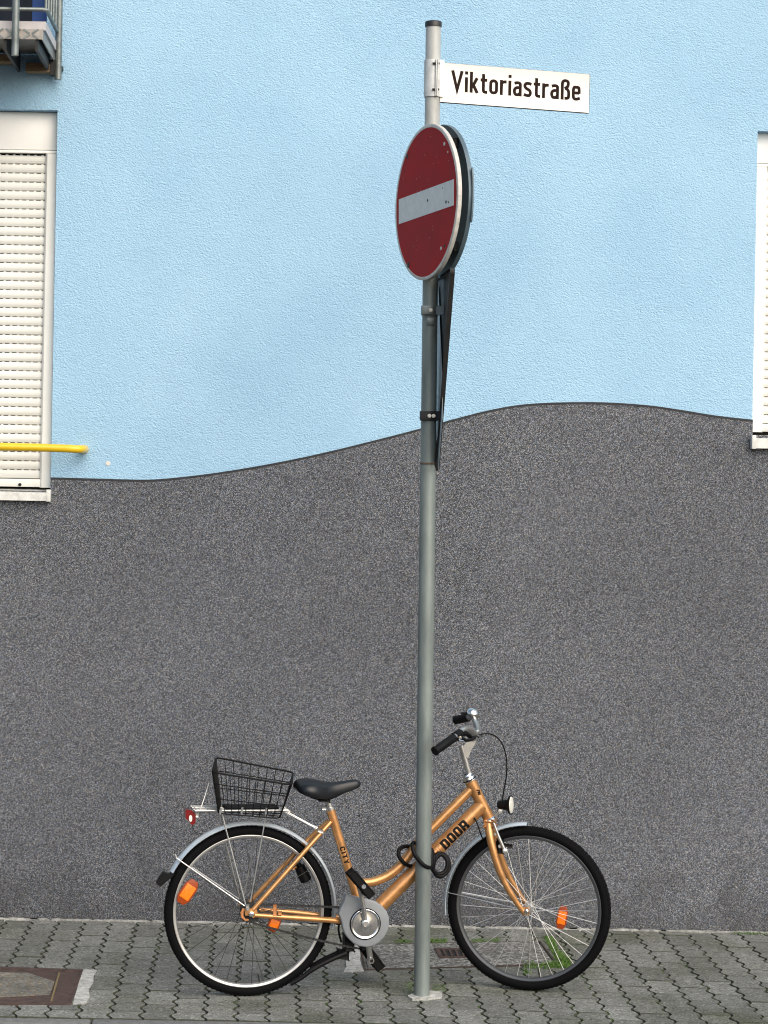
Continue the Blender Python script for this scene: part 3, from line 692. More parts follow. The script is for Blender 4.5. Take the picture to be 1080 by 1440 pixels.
# ================================================================ POLE AND SIGNS
pb = G(593, 1401); YPOLE = pb.y
ptop = W(609.5, 30, YPOLE); pole_dir = (ptop-pb).normalized()
def PP(py):                                 # pole axis point at photo row py
    t0, t1 = 0.0, 1.0
    for _ in range(40):
        tm = (t0+t1)/2; q = pb.lerp(ptop, tm) - CAM
        row = PY - F*(q.z*cr - q.x*sr)/q.y
        if row > py: t0 = tm
        else: t1 = tm
    return pb.lerp(ptop, t0)
RP = 0.0296
pole = thing('sign_pole', pb, 'tall grey galvanised steel sign pole standing in front of the bicycle', 'pole')
bm = bmesh.new(); tube(bm, [pb-pole_dir*0.25, pb, PP(1000), PP(656)], RP, 32); obj('lower_tube', bm, M['pole'], pole)
bm = bmesh.new(); tube(bm, [PP(656), PP(400), PP(200)], RP-0.0008, 32); obj('upper_tube', bm, M['pole'], pole)
bm = bmesh.new(); tube(bm, [PP(200)+pole_dir*0.0003, PP(36)], RP-0.0012, 32); obj('pale_top_tube', bm, M['pole_top'], pole)
bm = bmesh.new(); tube(bm, [PP(653), PP(651.5), PP(650.5)], [RP+0.0012, RP+0.0016, RP+0.0005], 32); obj('rust_band', bm, mat('rust_band', (0.11, 0.075, 0.05), 0.8, var=(60, 0.5)), pole)
bm = bmesh.new(); tube(bm, [PP(662), PP(661.6)], [RP+0.0009]*2, 32); obj('joint_ring', bm, M['galv'], pole)
bm = bmesh.new(); a = PP(38); b = PP(24.5); tube(bm, [a, a.lerp(b, 0.8), a.lerp(b, 0.93), b], [RP+0.0022, RP+0.002, RP+0.0002, RP-0.004], 32); obj('cap', bm, M['cap'], pole)
blob([G(573, 1402), G(590, 1396), G(603, 1395), G(622, 1396.5), G(621, 1404), G(600, 1406), G(580, 1407)], -0.02, 0.006, M['mortar'], 'mortar_collar', pole, 0.003, 3)
def clamp(bm, py, half, th=0.004, rr=RP):
    c = PP(py); lathe(bm, [(-half, rr), (-half, rr+th), (half, rr+th), (half, rr)], c, pole_dir, 32)
Z = Vector((0, 0, 1))
def disc_sign(theta, cpx, cpy, dy, tilt=0.0):
    n = Vector((-math.sin(theta), -math.cos(theta), 0)); a = Vector((math.cos(theta), -math.sin(theta), 0))
    c = W(cpx, cpy, YPOLE + dy)
    if tilt: q = Matrix.Rotation(tilt, 3, n); return c, n, q @ a, q @ Z
    return c, n, a, Z
# no-entry sign
c, n, a, up_ = disc_sign(R(70), 599.0, 284.5, -0.066, R(2.6))
s1 = thing('no_entry_sign', c-Z*0.29, 'round red no entry sign with white bar high on the pole', 'road sign')
RD = 0.2895
bm = bmesh.new(); lathe(bm, [(-0.002, 0), (-0.002, RD-0.004), (-0.014, RD-0.003), (-0.014, RD), (0.000, RD), (0.0016, RD-0.002), (0.0016, RD-0.012), (0.0005, RD-0.013)], c, n, 72); obj('rim', bm, M['signrim'], s1)
bm = bmesh.new(); lathe(bm, [(0.0002, RD-0.0125), (0.0012, RD-0.0128), (0.0012, 0)], c, n, 72); face = obj('red_face', bm, M['signred'], s1)
def on(c, a, b, n, x, y, z): return c + a*x + b*y + n*z
bm = bmesh.new(); bw, bh = 0.2515, 0.0475
prism(bm, [on(c, a, up_, n, x, y, 0.0010) for x, y in ((-bw, -bh), (bw, -bh), (bw, bh), (-bw, bh))], n*0.0012); obj('white_bar', bm, M['signbar'], s1)
bm = bmesh.new()
for x, y, rr in ((0.17, 0.19, 0.007), (0.14, -0.19, 0.007), (0.20, 0.155, 0.004)):
    lathe(bm, [(0, rr), (0.0015, rr), (0.002, 0)], on(c, a, up_, n, x, y, 0.0012), n, 10)
for i in range(22):
    t = random.uniform(0, 6.28); q = random.uniform(0.05, 0.25); lathe(bm, [(0, 0.0016), (0.0004, 0)], on(c, a, up_, n, q*math.cos(t), q*math.sin(t), 0.0013), n, 6)
obj('chipped_spot', bm, M['signrim'], s1)['kind'] = 'stuff'
bm = bmesh.new()
for x, y, rr in ((-0.17, 0.20, 0.010), (-0.16, -0.215, 0.012), (0.02, 0.004, 0.006), (0.185, -0.026, 0.007), (0.205, -0.03, 0.005), (0.155, 0.03, 0.003), (0.17, -0.185, 0.007)):
    lathe(bm, [(0, rr), (0.0006, rr*0.6), (0.0008, 0)], on(c, a, up_, n, x, y, 0.0022), n, 7)
obj('scuff_mark', bm, M['darksteel'], s1)['kind'] = 'stuff'
for py in (215, 355):
    bm = bmesh.new(); clamp(bm, py, 0.014); q = PP(py); obox(bm, q+n*(( c-q).dot(n)-0.010), a*0.16, n*0.004, Z*0.011); obj('clamp', bm, M['darksteel'], s1)
# second round sign, seen from the back
c2, n2, a2, u2 = disc_sign(R(71), 619.5, 285, 0.012)
s2 = thing('round_sign', c2-Z*0.29, 'bluish grey back of a round sign mounted behind the red sign', 'road sign')
bm = bmesh.new(); lathe(bm, [(0.0, 0), (0.0, RD-0.012), (0.004, RD-0.006), (0.012, RD-0.003), (0.012, RD), (-0.004, RD), (-0.004, 0)], c2, n2, 72); obj('plate', bm, M['signback'], s2)
bm = bmesh.new()
for q in ((0.12, 0.205), (0.135, -0.18)):
    bolt(bm, on(c2, a2, Z, n2, q[0], q[1], 0.002), n2, 0.011, 0.016)
    obox(bm, on(c2, a2, Z, n2, q[0]-0.08, q[1], 0.009), a2*0.12, n2*0.006, Z*0.016, 0.002)
obj('bracket', bm, M['darksteel'], s2)
bm = bmesh.new(); 
pts = [on(c2, a2, Z, n2, RD-0.008+0.017*math.cos(t), 0.10*math.sin(t), -0.0045) for t in [R(-90+180*i/14) for i in range(15)]]
prism(bm, pts, n2*0.006, 0.001); obj('edge_bulge', bm, M['signback'], s2)
# triangular sign, nearly edge-on
xt = W(617, 660, YPOLE).x
tc = Vector((xt, YPOLE, 0))
apex = W(616.2, 668, YPOLE)
topz = W(624, 388, YPOLE).z
HT = topz-apex.z; SD = HT/0.866
tri = thing('triangular_sign', apex, 'grey back of a triangular sign pointing down, seen almost edge on', 'road sign')
lean = Vector((0.014, 0, 0))
P_n = Vector((apex.x+0.002, YPOLE-SD*0.47, topz)) + lean; P_f = Vector((apex.x-0.003, YPOLE+SD*0.47, topz)); 
def rounded(poly, r=0.035, k=5):
    out = []; m = len(poly)
    for i in range(m):
        p0, p1, p2 = poly[i-1], poly[i], poly[(i+1) % m]
        s = p1+(p0-p1).normalized()*r; e = p1+(p2-p1).normalized()*r
        for j in range(k+1):
            t = j/k; out.append(s*(1-t)**2+p1*2*t*(1-t)+e*t*t)
    return out
tn = (P_n-apex).cross(P_f-apex).normalized()
if tn.x > 0: tn.negate()                    # towards the viewer's left
bm = bmesh.new(); prism(bm, rounded([P_n, P_f, apex]), tn*-0.003); obj('plate', bm, M['darksteel'], tri)
bm = bmesh.new()
fl = rounded([P_n, P_f, apex]); m_ = len(fl)
for i in range(m_):
    p, q = fl[i], fl[(i+1) % m_]
    inn = lambda z: z + ((P_n+P_f+apex)/3-z).normalized()*0.003
    prism(bm, [p, q, inn(q), inn(p)], tn*0.014)
obj('folded_rim', bm, M['darksteel'], tri)
def on_tri(px, py, off=0.004):
    d = ray(px, py); t = (apex+tn*off-CAM).dot(tn)/d.dot(tn); return CAM+d*t
bm = bmesh.new()
st = [on_tri(x, y, 0.006) for x, y in ((614.3, 402), (616.6, 404), (619.5, 470), (622.6, 545), (622.2, 590), (619.3, 626), (616.6, 664), (614.0, 612), (613.2, 540), (613.6, 470))]
prism(bm, st, tn*0.0008); obj('pale_strip', bm, M['signgrey'], tri)  # thin paler grey strip laid over the dark plate
for py, xe in ((437, 629), (585, 620)):
    bm = bmesh.new(); clamp(bm, py, 0.0175); q = PP(py); e = W(xe, py-1, YPOLE-0.05); s = q+Vector((0.022, -0.026, 0))
    d = (e-s); ax = d*0.5; nn = Vector((d.y, -d.x, 0)).normalized()
    obox(bm, (s+e)/2, ax, nn*0.003, Z*0.0165, 0.001)
    obox(bm, q+Vector((-0.012, -RP-0.006, 0)), Vector((0.020, 0, 0)), Vector((0, 0.006, 0)), Z*0.0165, 0.001)
    cl = obj('clamp', bm, M['galv'] if py < 500 else M['darksteel'], tri)
    bm = bmesh.new(); bolt(bm, q+Vector((0.000, -RP-0.0125, 0)), (0, -1, 0), 0.005, 0.006)
    if py > 500: bolt(bm, q+Vector((0.016, -RP-0.007, 0)), (0, -1, 0), 0.005, 0.006)
    else: bolt(bm, s.lerp(e, 0.8)+nn*-0.003, (-nn if nn.y > 0 else nn), 0.005, 0.006)
    obj('bolt', bm, M['bolt'], cl)
bm = bmesh.new(); q = PP(453); obox(bm, q+Vector((0.000, -RP-0.001, 0)), Vector((0.014, 0, 0)), Vector((0, 0.002, 0)), Z*0.013, 0.001); obj('sticker_plate', bm, M['galv'], tri)
# street name sign
TH = R(18)
sa = Vector((math.cos(TH), math.sin(TH), 0)); sn = Vector((math.sin(TH), -math.cos(TH), 0))
s0 = W(619.5, 115.5, YPOLE-0.012)
sgn = thing('street_name_sign', s0-Z*0.075, 'white street name sign with dark lettering sticking out from the pole top', 'street sign')
su = (Z + sa*0.004).normalized()
L0 = W(831.5, 130.5, YPOLE-0.012+0.17); LEN = (Vector((L0.x, L0.y, 0))-Vector((s0.x, s0.y, 0))).length
drop = (L0.z-s0.z)/LEN; sa = Vector((sa.x, sa.y, drop)).normalized(); su = Z - sa*sa.z; su.normalize()
HS = 0.0735
bm = bmesh.new(); obox(bm, s0+sa*LEN/2+sn*-0.004, sa*LEN/2, sn*0.0045, su*HS, 0.0012); obj('panel', bm, M['signwhite'], sgn)
bm = bmesh.new(); obox(bm, s0+sa*LEN/2+sn*-0.006-su*(HS+0.0012), sa*(LEN/2), sn*0.006, su*0.0010)
obox(bm, s0+sa*(LEN+0.0012)+sn*-0.006, sa*0.0011, sn*0.006, su*HS); obj('panel_trim', bm, M['darksteel'], sgn)
bm = letter_mesh('Viktoriastraße', 0.146, 0.088)
sx_ = LEN/(831-619)
fit(bm, 14.5*sx_, (818.5-619)*sx_, -0.0475+0.0015, 0.0475+0.0015)
for v in bm.verts: v.co = s0 + sa*v.co.x + su*v.co.y + sn*(0.0008+v.co.z)
obj('lettering', bm, M['ink'], sgn, flat=True)
bm = bmesh.new(); clamp(bm, 111, 0.069, 0.0035); obj('clamp_sleeve', bm, M['bracket'], sgn)
q = PP(111)
bm = bmesh.new(); fdir = Vector((0.5, -0.86, 0)); fs = Vector((0.86, 0.5, 0))
obox(bm, q+Vector((0.010, -RP-0.006, 0)), Vector((0.0016, 0, 0)), Vector((0, 0.008, 0)), Z*0.069)
obox(bm, q+Vector((0.016, -RP-0.005, 0)), Vector((0.0016, 0, 0)), Vector((0, 0.008, 0)), Z*0.069)
obox(bm, q+Vector((0.029, -0.018, 0)), Vector((0.012, 0.004, 0)), Vector((0.0006, -0.002, 0)), Z*0.069); obj('clamp_flange', bm, M['bracket'], sgn)
bm = bmesh.new()
for dz in (0.052, -0.045): tube(bm, [q+Vector((-0.004, -RP-0.009, dz)), q+Vector((0.022, -RP-0.009, dz))], 0.004, 8)
obj('clamp_bolt', bm, M['darksteel'], sgn)

# ================================================================ BICYCLE
b0 = G(347, 1400); b1 = G(743.5, 1392)
YAW = math.atan2(b1.y-b0.y, b1.x-b0.x); WB = (b1-b0).length
bike = thing('bicycle', b0, 'copper orange city bicycle locked to the sign pole with a cable', 'bicycle', YAW)
BM = WM[bike]; BI = BM.inverted(); CL = BI @ CAM
def Bl(px, py, lat=0.0):                    # photo pixel -> bike frame (x forward, y away from viewer, z up), lat towards viewer
    d = BI.to_3x3() @ ray(px, py); return CL + d*((-lat-CL.y)/d.y)
def part(name, bm, m, parent=None, ang=40): return obj(name, bm, m, parent or bike, ang, local=True)
def lrod(name, pts, r, m, parent=None, seg=10):
    bm = bmesh.new(); tube(bm, pts, r, seg); return part(name, bm, m, parent)
def mir(p, k=1.0): return Vector((p[0], -p[1]*k, p[2]))
STEER = R(24)
fx = Vector((math.cos(STEER), -math.sin(STEER), 0)); fn = Vector((-math.sin(STEER), -math.cos(STEER), 0))   # forward and viewer-side axes of the fork
RR_, RF_ = 0.3165, 0.3115
hubR = Vector((0, 0, RR_)); hubF = Bl(743.5, 1281.5); hubF = Vector((hubF.x, 0, RF_))
X_, Y_, Zv = Vector((1, 0, 0)), Vector((0, -1, 0)), Vector((0, 0, 1))

bm = bmesh.new(); bmesh.ops.create_cone(bm, segments=6, radius1=1, radius2=1, depth=1, cap_ends=False)
for v in bm.verts: v.co.z += 0.5
for f in bm.faces: f.smooth = True
unit = {}
for key, m in (('bright', M['spoke']), ('dull', M['spokedark'])):
    me = bpy.data.meshes.new('spoke'); bm.to_mesh(me); me.materials.append(m); unit[key] = me
bm.free()
def spoke(p, q, r, key, parent):
    o = bpy.data.objects.new('spoke', unit[key]); COL.objects.link(o); o.parent = parent
    d = q-p; o.matrix_local = Matrix.Translation(p) @ d.to_track_quat('Z', 'Y').to_matrix().to_4x4() @ Matrix.Diagonal((r, r, d.length, 1))
def reflector(wheel, c, up_dir, nrm, hl=0.034, hw=0.0145):
    up_dir = up_dir.normalized(); side = nrm.cross(up_dir).normalized()
    bm = bmesh.new(); P = []
    for s, t in ((-0.55, -1.5), (0.55, -1.5), (1.0, -0.8), (1.0, 0.8), (0.55, 1.5), (-0.55, 1.5), (-1.0, 0.8), (-1.0, -0.8)):
        P.append(c + side*hw*s + up_dir*hl*t*0.66)
    prism(bm, P, nrm*0.008, 0.002); o = part('reflector', bm, M['orangedark'], wheel)
    bm = bmesh.new(); prism(bm, [c+nrm*0.0075+side*hw*s*0.93+up_dir*hl*t*0.66 for s, t in ((-0.8, -0.85), (0.8, -0.85), (0.8, 0.85), (-0.8, 0.85))], nrm*0.003, 0.001)
    bb = obj('reflector', bm, M['orange'], wheel, local=True)
    return o
def wheel(hub, ax, nrm, rad, rs, rim_m, rim_in, key, sr_, hub_r, ph):
    ay = Zv
    bm = bmesh.new()
    hw = 0.0125
    ring(bm, hub, ax, ay, rad-2*rs+0.004, [(0.004, -hw), (0.0, -hw-0.001), (-rim_in*0.7, -hw*0.9), (-rim_in, -hw*0.4), (-rim_in, hw*0.4), (-rim_in*0.7, hw*0.9), (0.0, hw+0.001), (0.004, hw)], 96)
    wl = part('wheel', bm, rim_m, bike, 30)
    bm = bmesh.new()
    sect = []
    for k in range(16):
        t = 2*math.pi*k/16; sect.append((rs*math.cos(t)*(1.0 if math.cos(t) > 0 else 0.95), rs*0.98*math.sin(t)))
    ring(bm, hub, ax, ay, rad-rs, sect, 120); part('tyre', bm, M['tyre'], wl, 60)
    bm = bmesh.new()                        # tread blocks round the shoulder
    for k in range(110):
        t = 2*math.pi*k/110; d = ax*math.cos(t)+ay*math.sin(t); tg = -ax*math.sin(t)+ay*math.cos(t)
        for s in (-1, 1):
            q = hub + d*(rad-rs+rs*math.cos(0.62)) + nrm*(s*rs*math.sin(0.62)); od = (d*math.cos(0.62)+nrm*(s*math.sin(0.62)))
            obox(bm, q, tg*0.0042+nrm*0.001*s, (nrm*math.cos(0.62)*s-d*math.sin(0.62))*0.0055, od*0.0009)
    o = part('tread', bm, M['tyre'], wl, 30)
    bm = bmesh.new()
    lathe(bm, [(-0.05, 0), (-0.05, 0.008), (-0.034, 0.009), (-0.033, hub_r), (-0.028, hub_r), (-0.027, hub_r*0.6), (0.027, hub_r*0.6), (0.028, hub_r), (0.033, hub_r), (0.034, 0.009), (0.05, 0.008), (0.05, 0)], hub, nrm, 24)
    part('hub', bm, M['alloy'] if key == 'bright' else M['darksteel'], wl)
    rin = rad-2*rs+0.004-rim_in
    for k in range(36):
        t = ph+2*math.pi*k/36; s = 1 if k % 2 else -1; lead = (1 if (k//2) % 2 else -1)*R(62)
        p = hub + nrm*(0.030*s) + (ax*math.cos(t+lead)+ay*math.sin(t+lead))*hub_r*0.9
        q = hub + nrm*(0.003*s) + (ax*math.cos(t)+ay*math.sin(t))*(rin+0.002)
        spoke(p, q, sr_, key, wl)
    t = R(-80); d = ax*math.cos(t)+ay*math.sin(t); lb = bmesh.new(); tube(lb, [hub+d*(rin+0.002), hub+d*(rin-0.03)], 0.0032, 8); part('valve', lb, M['darksteel'], wl)
    return wl
wr = wheel(hubR, X_, Y_, RR_, 0.0192, M['rim'], 0.0100, 'dull', 0.00115, 0.022, 0.06)
wf = wheel(hubF, fx, fn, RF_, 0.0205, M['rimdark'], 0.011, 'bright', 0.00095, 0.019, 0.02)
c = Bl(263.5, 1254, 0.012); reflector(wr, c, Bl(273, 1240, 0.012)-c, Y_, 0.050, 0.026)
c = Bl(385, 1299, 0.012); reflector(wr, c, Bl(390, 1288, 0.012)-c, Y_, 0.029, 0.0225)
c = Bl(790.5, 1290, 0.012); reflector(wf, c, Bl(793, 1276, 0.012)-c, fn, 0.044, 0.0200)
# faint white maker's marks worn on the tyre wall are left unread: just a pale reflective arc
bm = bmesh.new(); ring(bm, hubR, X_, Zv, RR_-0.019, [(-0.0014, -0.0), (0.0016, -0.0), (0.0016, 0.0), (-0.0014, 0.0)], 4, 0, 1); bm.free()

# frame
bm = bmesh.new()
BB = Bl(513, 1298)
ST0, ST1 = Bl(464.5, 1138.5), Bl(499, 1252)
tube(bm, [ST0, ST1, BB], 0.0166, 18)
tt = [Bl(x, y) for x, y in ((666, 1106), (640, 1132), (612, 1160), (592, 1180), (577, 1200), (562, 1218), (546, 1231), (528, 1239), (512, 1241.5), (496, 1240))]
tube(bm, smooth(tt, 5), 0.0172, 18)
DT0, DT1 = Bl(678, 1132), Bl(515, 1293)
tube(bm, [DT0, DT1], 0.0272, 22)
HT0, HT1 = Bl(661, 1098), Bl(687.5, 1151)
tube(bm, [HT0, HT1], 0.0222, 20)
lathe(bm, [(-0.036, 0), (-0.036, 0.021), (0.036, 0.021), (0.036, 0)], BB, (0, 1, 0), 24)
for s in (1, -1):
    f = (lambda p: p) if s > 0 else mir
    tube(bm, [f(Bl(465, 1156, 0.016)), f(Bl(440, 1184, 0.040)), f(Bl(356, 1279, 0.060))], 0.0088, 12)
    tube(bm, [f(Bl(358, 1287, 0.060)), f(Bl(420, 1291, 0.056)), f(Bl(466, 1294, 0.040)), f(Bl(505, 1298, 0.022))], [0.0085, 0.0105, 0.0115, 0.0115], 12)
    # dropout plates
    prism(bm, [f(Bl(x, y, 0.060)) for x, y in ((343.5, 1279), (352, 1277.5), (359, 1274.5), (363, 1286), (356, 1290.5), (350, 1287.5), (344.5, 1287))], Vector((0, -0.005*s, 0)))
fr = part('frame', bm, M['copper'])
bm = bmesh.new(); q = Bl(386.5, 1272, 0.066); e = Bl(386.5, 1288, 0.066); obox(bm, (q+e)/2, X_*0.0065, Y_*0.0015, (q-e)*0.5, 0.001); obox(bm, Bl(393.5, 1284, 0.068), X_*0.007, Y_*0.004, Zv*0.006, 0.001); part('chain_guard_lug', bm, M['copperchip'], fr)
def on_tube(bm, p0, dirv, r, side_view=Y_, upv=Vector((0, 0, 1))):
    ax = dirv.normalized(); nn = (side_view-ax*side_view.dot(ax)).normalized(); bb = nn.cross(ax).normalized()
    bmesh.ops.triangulate(bm, faces=bm.faces[:])
    for _ in range(2):
        long = [e for e in bm.edges if e.calc_length() > r*0.35]
        if long: bmesh.ops.subdivide_edges(bm, edges=long, cuts=1)
        bmesh.ops.triangulate(bm, faces=bm.faces[:])
    if bb.dot(upv) < 0: bb = -bb
    for v in bm.verts:
        t = v.co.y/r; v.co = p0+ax*v.co.x+(nn*math.cos(t)+bb*math.sin(t))*(r+0.0006+v.co.z)
# down tube lettering: reads upwards along the tube
ldir = (DT0-DT1)
pa, pb2 = Bl(616.5, 1184.5, 0.027), Bl(652, 1152, 0.027)
axd = ldir.normalized(); s_a = (pa-DT1).dot(axd); s_b = (pb2-DT1).dot(axd)
bm = letter_mesh('DOOR', 0.205, 0.06, 0.54); fit(bm, s_a, s_b, -0.0215, 0.0195)
on_tube(bm, DT1, ldir, 0.0272); part('lettering', bm, M['text'], fr)
bm = outline_mesh('OUT', 0.185, 0.07, 0.026, 0.52); fit(bm, s_a-0.098, s_a-0.005, -0.0215, 0.0195)
on_tube(bm, DT1, ldir, 0.0272); part('lettering', bm, M['decal_line'], fr)
sdirv = ST1-ST0; pa = Bl(477, 1192, 0.016); L1 = (pa-ST0).dot(sdirv.normalized()); L2 = (Bl(488, 1215, 0.016)-ST0).dot(sdirv.normalized())
bm = letter_mesh('CITY', 0.2, 0.16, 0.6); fit(bm, L1, L2, -0.0105, 0.0095)
on_tube(bm, ST0, sdirv, 0.0166, Y_, Vector((1, 0, 0)))
part('lettering', bm, M['text'], fr)
bm = bmesh.new()
hd = (HT1-HT0).normalized(); nn = (Y_-hd*Y_.dot(hd)).normalized(); sd_ = hd.cross(nn)
for (px, py) in ((671, 1111.5), (672.5, 1114.5), (673.8, 1111.8), (674.5, 1114.2), (673, 1117), (675.2, 1116.5)):
    p = Bl(px, py, 0.0222); obox(bm, p, hd*0.0030, sd_*0.0026, nn*0.0008)
part('badge_mark', bm, M['text'], fr)

# headset, stem, handlebar
bm = bmesh.new(); lathe(bm, [(-0.002, 0.0225), (0.002, 0.0265), (0.006, 0.0265), (0.008, 0.021), (0.010, 0.0255), (0.018, 0.0235), (0.020, 0.018), (0.024, 0.0215), (0.028, 0.020), (0.030, 0.012)], HT0, HT0-HT1, 24); part('headset', bm, M['chrome'])
bm = bmesh.new(); lathe(bm, [(0.0055, 0.0268), (0.0085, 0.0268), (0.0085, 0.02)], HT0, HT0-HT1, 24); part('headset_seal', bm, M['blackplastic'])
bm = bmesh.new(); lathe(bm, [(-0.004, 0.0225), (0.0, 0.026), (0.008, 0.026), (0.010, 0.020)], HT1, HT1-HT0, 24); part('crown_race', bm, M['chrome'])
bm = bmesh.new()
S0, S1 = Bl(661, 1094), Bl(648, 1047)
tube(bm, [S0, S1.lerp(S0, 0.02)], 0.0112, 16); 
prism(bm, [p+Y_*0.011 for p in (Bl(653, 1062), Bl(650.5, 1049), Bl(657, 1041), Bl(664, 1033), Bl(671, 1034), Bl(669, 1042), Bl(662, 1054), Bl(657, 1066))], Y_*-0.022, 0.003)
tube(bm, [Bl(667.5, 1035)+fn*0.022, Bl(667.5, 1035)-fn*0.022], 0.0185, 18)
part('stem', bm, M['alloy'])
def Fl(px, py, lat):                        # steered: lateral offset along the handlebar's own axis
    base = Bl(px, py, lat*math.cos(STEER)); return base
hc = Bl(667.5, 1035)
near = [Fl(667.5, 1035, 0.0), Fl(668, 1032, 0.03), Fl(663, 1027, 0.075), Fl(655, 1025, 0.13), Fl(647, 1029, 0.17), Fl(638, 1037.5, 0.21), Fl(626, 1046, 0.245), Fl(612, 1056, 0.275)]
farp = [Fl(667.5, 1035, 0.0), Fl(671.5, 1030, -0.03), Fl(671.5, 1022, -0.08), Fl(668, 1014, -0.13), Fl(664.5, 1008.5, -0.17), Fl(658, 1009, -0.21), Fl(650, 1011, -0.245), Fl(641, 1012.5, -0.28)]
bm = bmesh.new(); tube(bm, smooth(list(reversed(farp))+near[1:], 5), 0.0112, 14); hb = part('handlebar', bm, M['alloy'])
def grip(path):
    bm = bmesh.new(); p = smooth(path, 5); n = len(p)
    tube(bm, p, [0.0165 if i in (0, 1) else (0.0158 + (0.0012 if i % 2 else 0)) if i < n-2 else 0.0175 for i in range(n)], 16); return part('grip', bm, M['blackplastic'])
grip([near[-3], near[-2], near[-1]+ (near[-1]-near[-2])*0.06])
grip([farp[-3], farp[-2], farp[-1]])
bm = bmesh.new(); q = Fl(644, 1033, 0.185)
tube(bm, [Fl(640, 1036, 0.20), Fl(647, 1031.5, 0.17)], 0.0175, 16); tube(bm, smooth([Fl(646, 1031, 0.17), Fl(655, 1031.5, 0.15), Fl(662, 1036, 0.13), Fl(667, 1037.5, 0.10)], 4), [0.012]*4+[0.009]*4+[0.006]*4+[0.007], 10)
tube(bm, smooth([Fl(648, 1037, 0.2), Fl(656, 1041, 0.19), Fl(663, 1040, 0.15), Fl(667, 1037, 0.11)], 4), 0.0062, 8)
part('brake_lever', bm, M['blackplastic'])
bm = bmesh.new(); lathe(bm, [(0, 0.0065), (0.004, 0.006), (0.0045, 0)], Fl(647, 1037.5, 0.215), Y_, 10); tube(bm, [Fl(645, 1041, 0.22), Fl(651, 1042, 0.21)], 0.004, 8); part('lever_bolt', bm, M['chrome'])
bc = Fl(665.5, 1001.5, -0.16); bd_ = Vector((0.30, -0.42, 0.85)).normalized()
bm = bmesh.new(); lathe(bm, [(-0.012, 0), (-0.012, 0.019), (-0.008, 0.0255), (-0.004, 0.0255), (0.002, 0.024), (0.009, 0.019), (0.014, 0.010), (0.0155, 0)], bc, bd_, 28); bl = part('bell', bm, M['chrome'])
bm = bmesh.new(); tube(bm, [bc-bd_*0.006, bc+Vector((-0.045, 0.01, -0.004))], [0.004, 0.006], 8); lathe(bm, [(-0.014, 0.02), (-0.010, 0.0262), (-0.0085, 0.0262)], bc, bd_, 24); part('bell_lever', bm, M['blackplastic'], bl)
cp = [Fl(668, 1036, 0.09), Fl(677, 1032.5, 0.06), Fl(688, 1032, 0.05), Fl(699, 1037, 0.045), Fl(708, 1050, 0.04), Fl(712.5, 1070, 0.035), Fl(712, 1092, 0.03), Fl(708.5, 1112, 0.025), Fl(706, 1128, 0.02)]
lrod('lamp_cable', smooth(cp, 6), 0.0027, M['blackplastic'])
bm = bmesh.new(); tube(bm, [Fl(672, 1036, 0.085), Fl(677, 1036, 0.06)], 0.006, 10); tube(bm, [Fl(664, 1034, 0.03), Fl(670, 1030, 0.0)], 0.0135, 12); part('cable_adjuster', bm, M['chrome'])
lrod('rear_brake_cable', smooth([Bl(667, 1150, 0.03), Bl(671, 1158, 0.03), Bl(675, 1170, 0.03), Bl(679, 1180, 0.02)], 5), 0.0026, M['blackplastic'])

# fork: two blades from the crown, steered a little towards the viewer
bm = bmesh.new()
crown = HT1 + (HT1-HT0).normalized()*0.012
path = [(688, 1156), (691, 1172), (696, 1192), (704, 1217), (716, 1243), (731, 1267), (741.5, 1281)]
base = [Bl(x, y) for x, y in path]
for s in (1, -1):
    lat = [0.018, 0.040, 0.050, 0.056, 0.059, 0.060, 0.060]
    pts = [p + fn*(s*l) for p, l in zip(base, lat)]
    tube(bm, smooth(pts, 5), [0.0155]*6+[0.0148]*6+[0.0138]*6+[0.0122]*6+[0.0105]*7, 14)
    obox(bm, hubF+fn*(s*0.060), fx*0.010, fn*0.003, Zv*0.013, 0.002)
obox(bm, crown-Zv*0.006, fx*0.0165, fn*0.034, Zv*0.010, 0.007)
tube(bm, [crown-Zv*0.004, HT1], 0.019, 16)
part('fork', bm, M['copper'])
bm = bmesh.new(); lathe(bm, [(-0.070, 0), (-0.070, 0.007), (0.065, 0.007), (0.0655, 0.0095), (0.074, 0.0095), (0.078, 0.005), (0.078, 0)], hubF, fn, 12); part('axle', bm, M['chrome'])
# front brake
bm = bmesh.new(); tube(bm, [Bl(694.5, 1158, 0.045), Bl(701, 1176, 0.05), Bl(709.5, 1196, 0.052)], [0.005, 0.006, 0.0075], 10); tube(bm, [Bl(694.5, 1158, 0.045), Bl(694.5, 1158, -0.04)], 0.003, 8)
lathe(bm, [(-0.008, 0.010), (0.004, 0.010), (0.006, 0.006), (0.006, 0)], Bl(710, 1197, 0.055), Y_, 12); part('brake_arm', bm, M['alloy'])
bm = bmesh.new(); obox(bm, Bl(703, 1190, 0.03), X_*0.010+Zv*0.0, Y_*0.012, Zv*0.026, 0.003); part('brake_shoe', bm, M['blackplastic']); bm = bmesh.new(); obox(bm, Bl(709, 1188, 0.028), X_*0.030-Zv*0.006, Y_*0.007, Zv*0.006, 0.002); part('brake_shoe', bm, M['blackplastic'])
bm = bmesh.new(); bolt(bm, Bl(703, 1190, 0.043), Y_, 0.005, 0.006); bolt(bm, Bl(696.5, 1173, 0.043), Y_, 0.004, 0.006); part('brake_bolt', bm, M['bolt'])

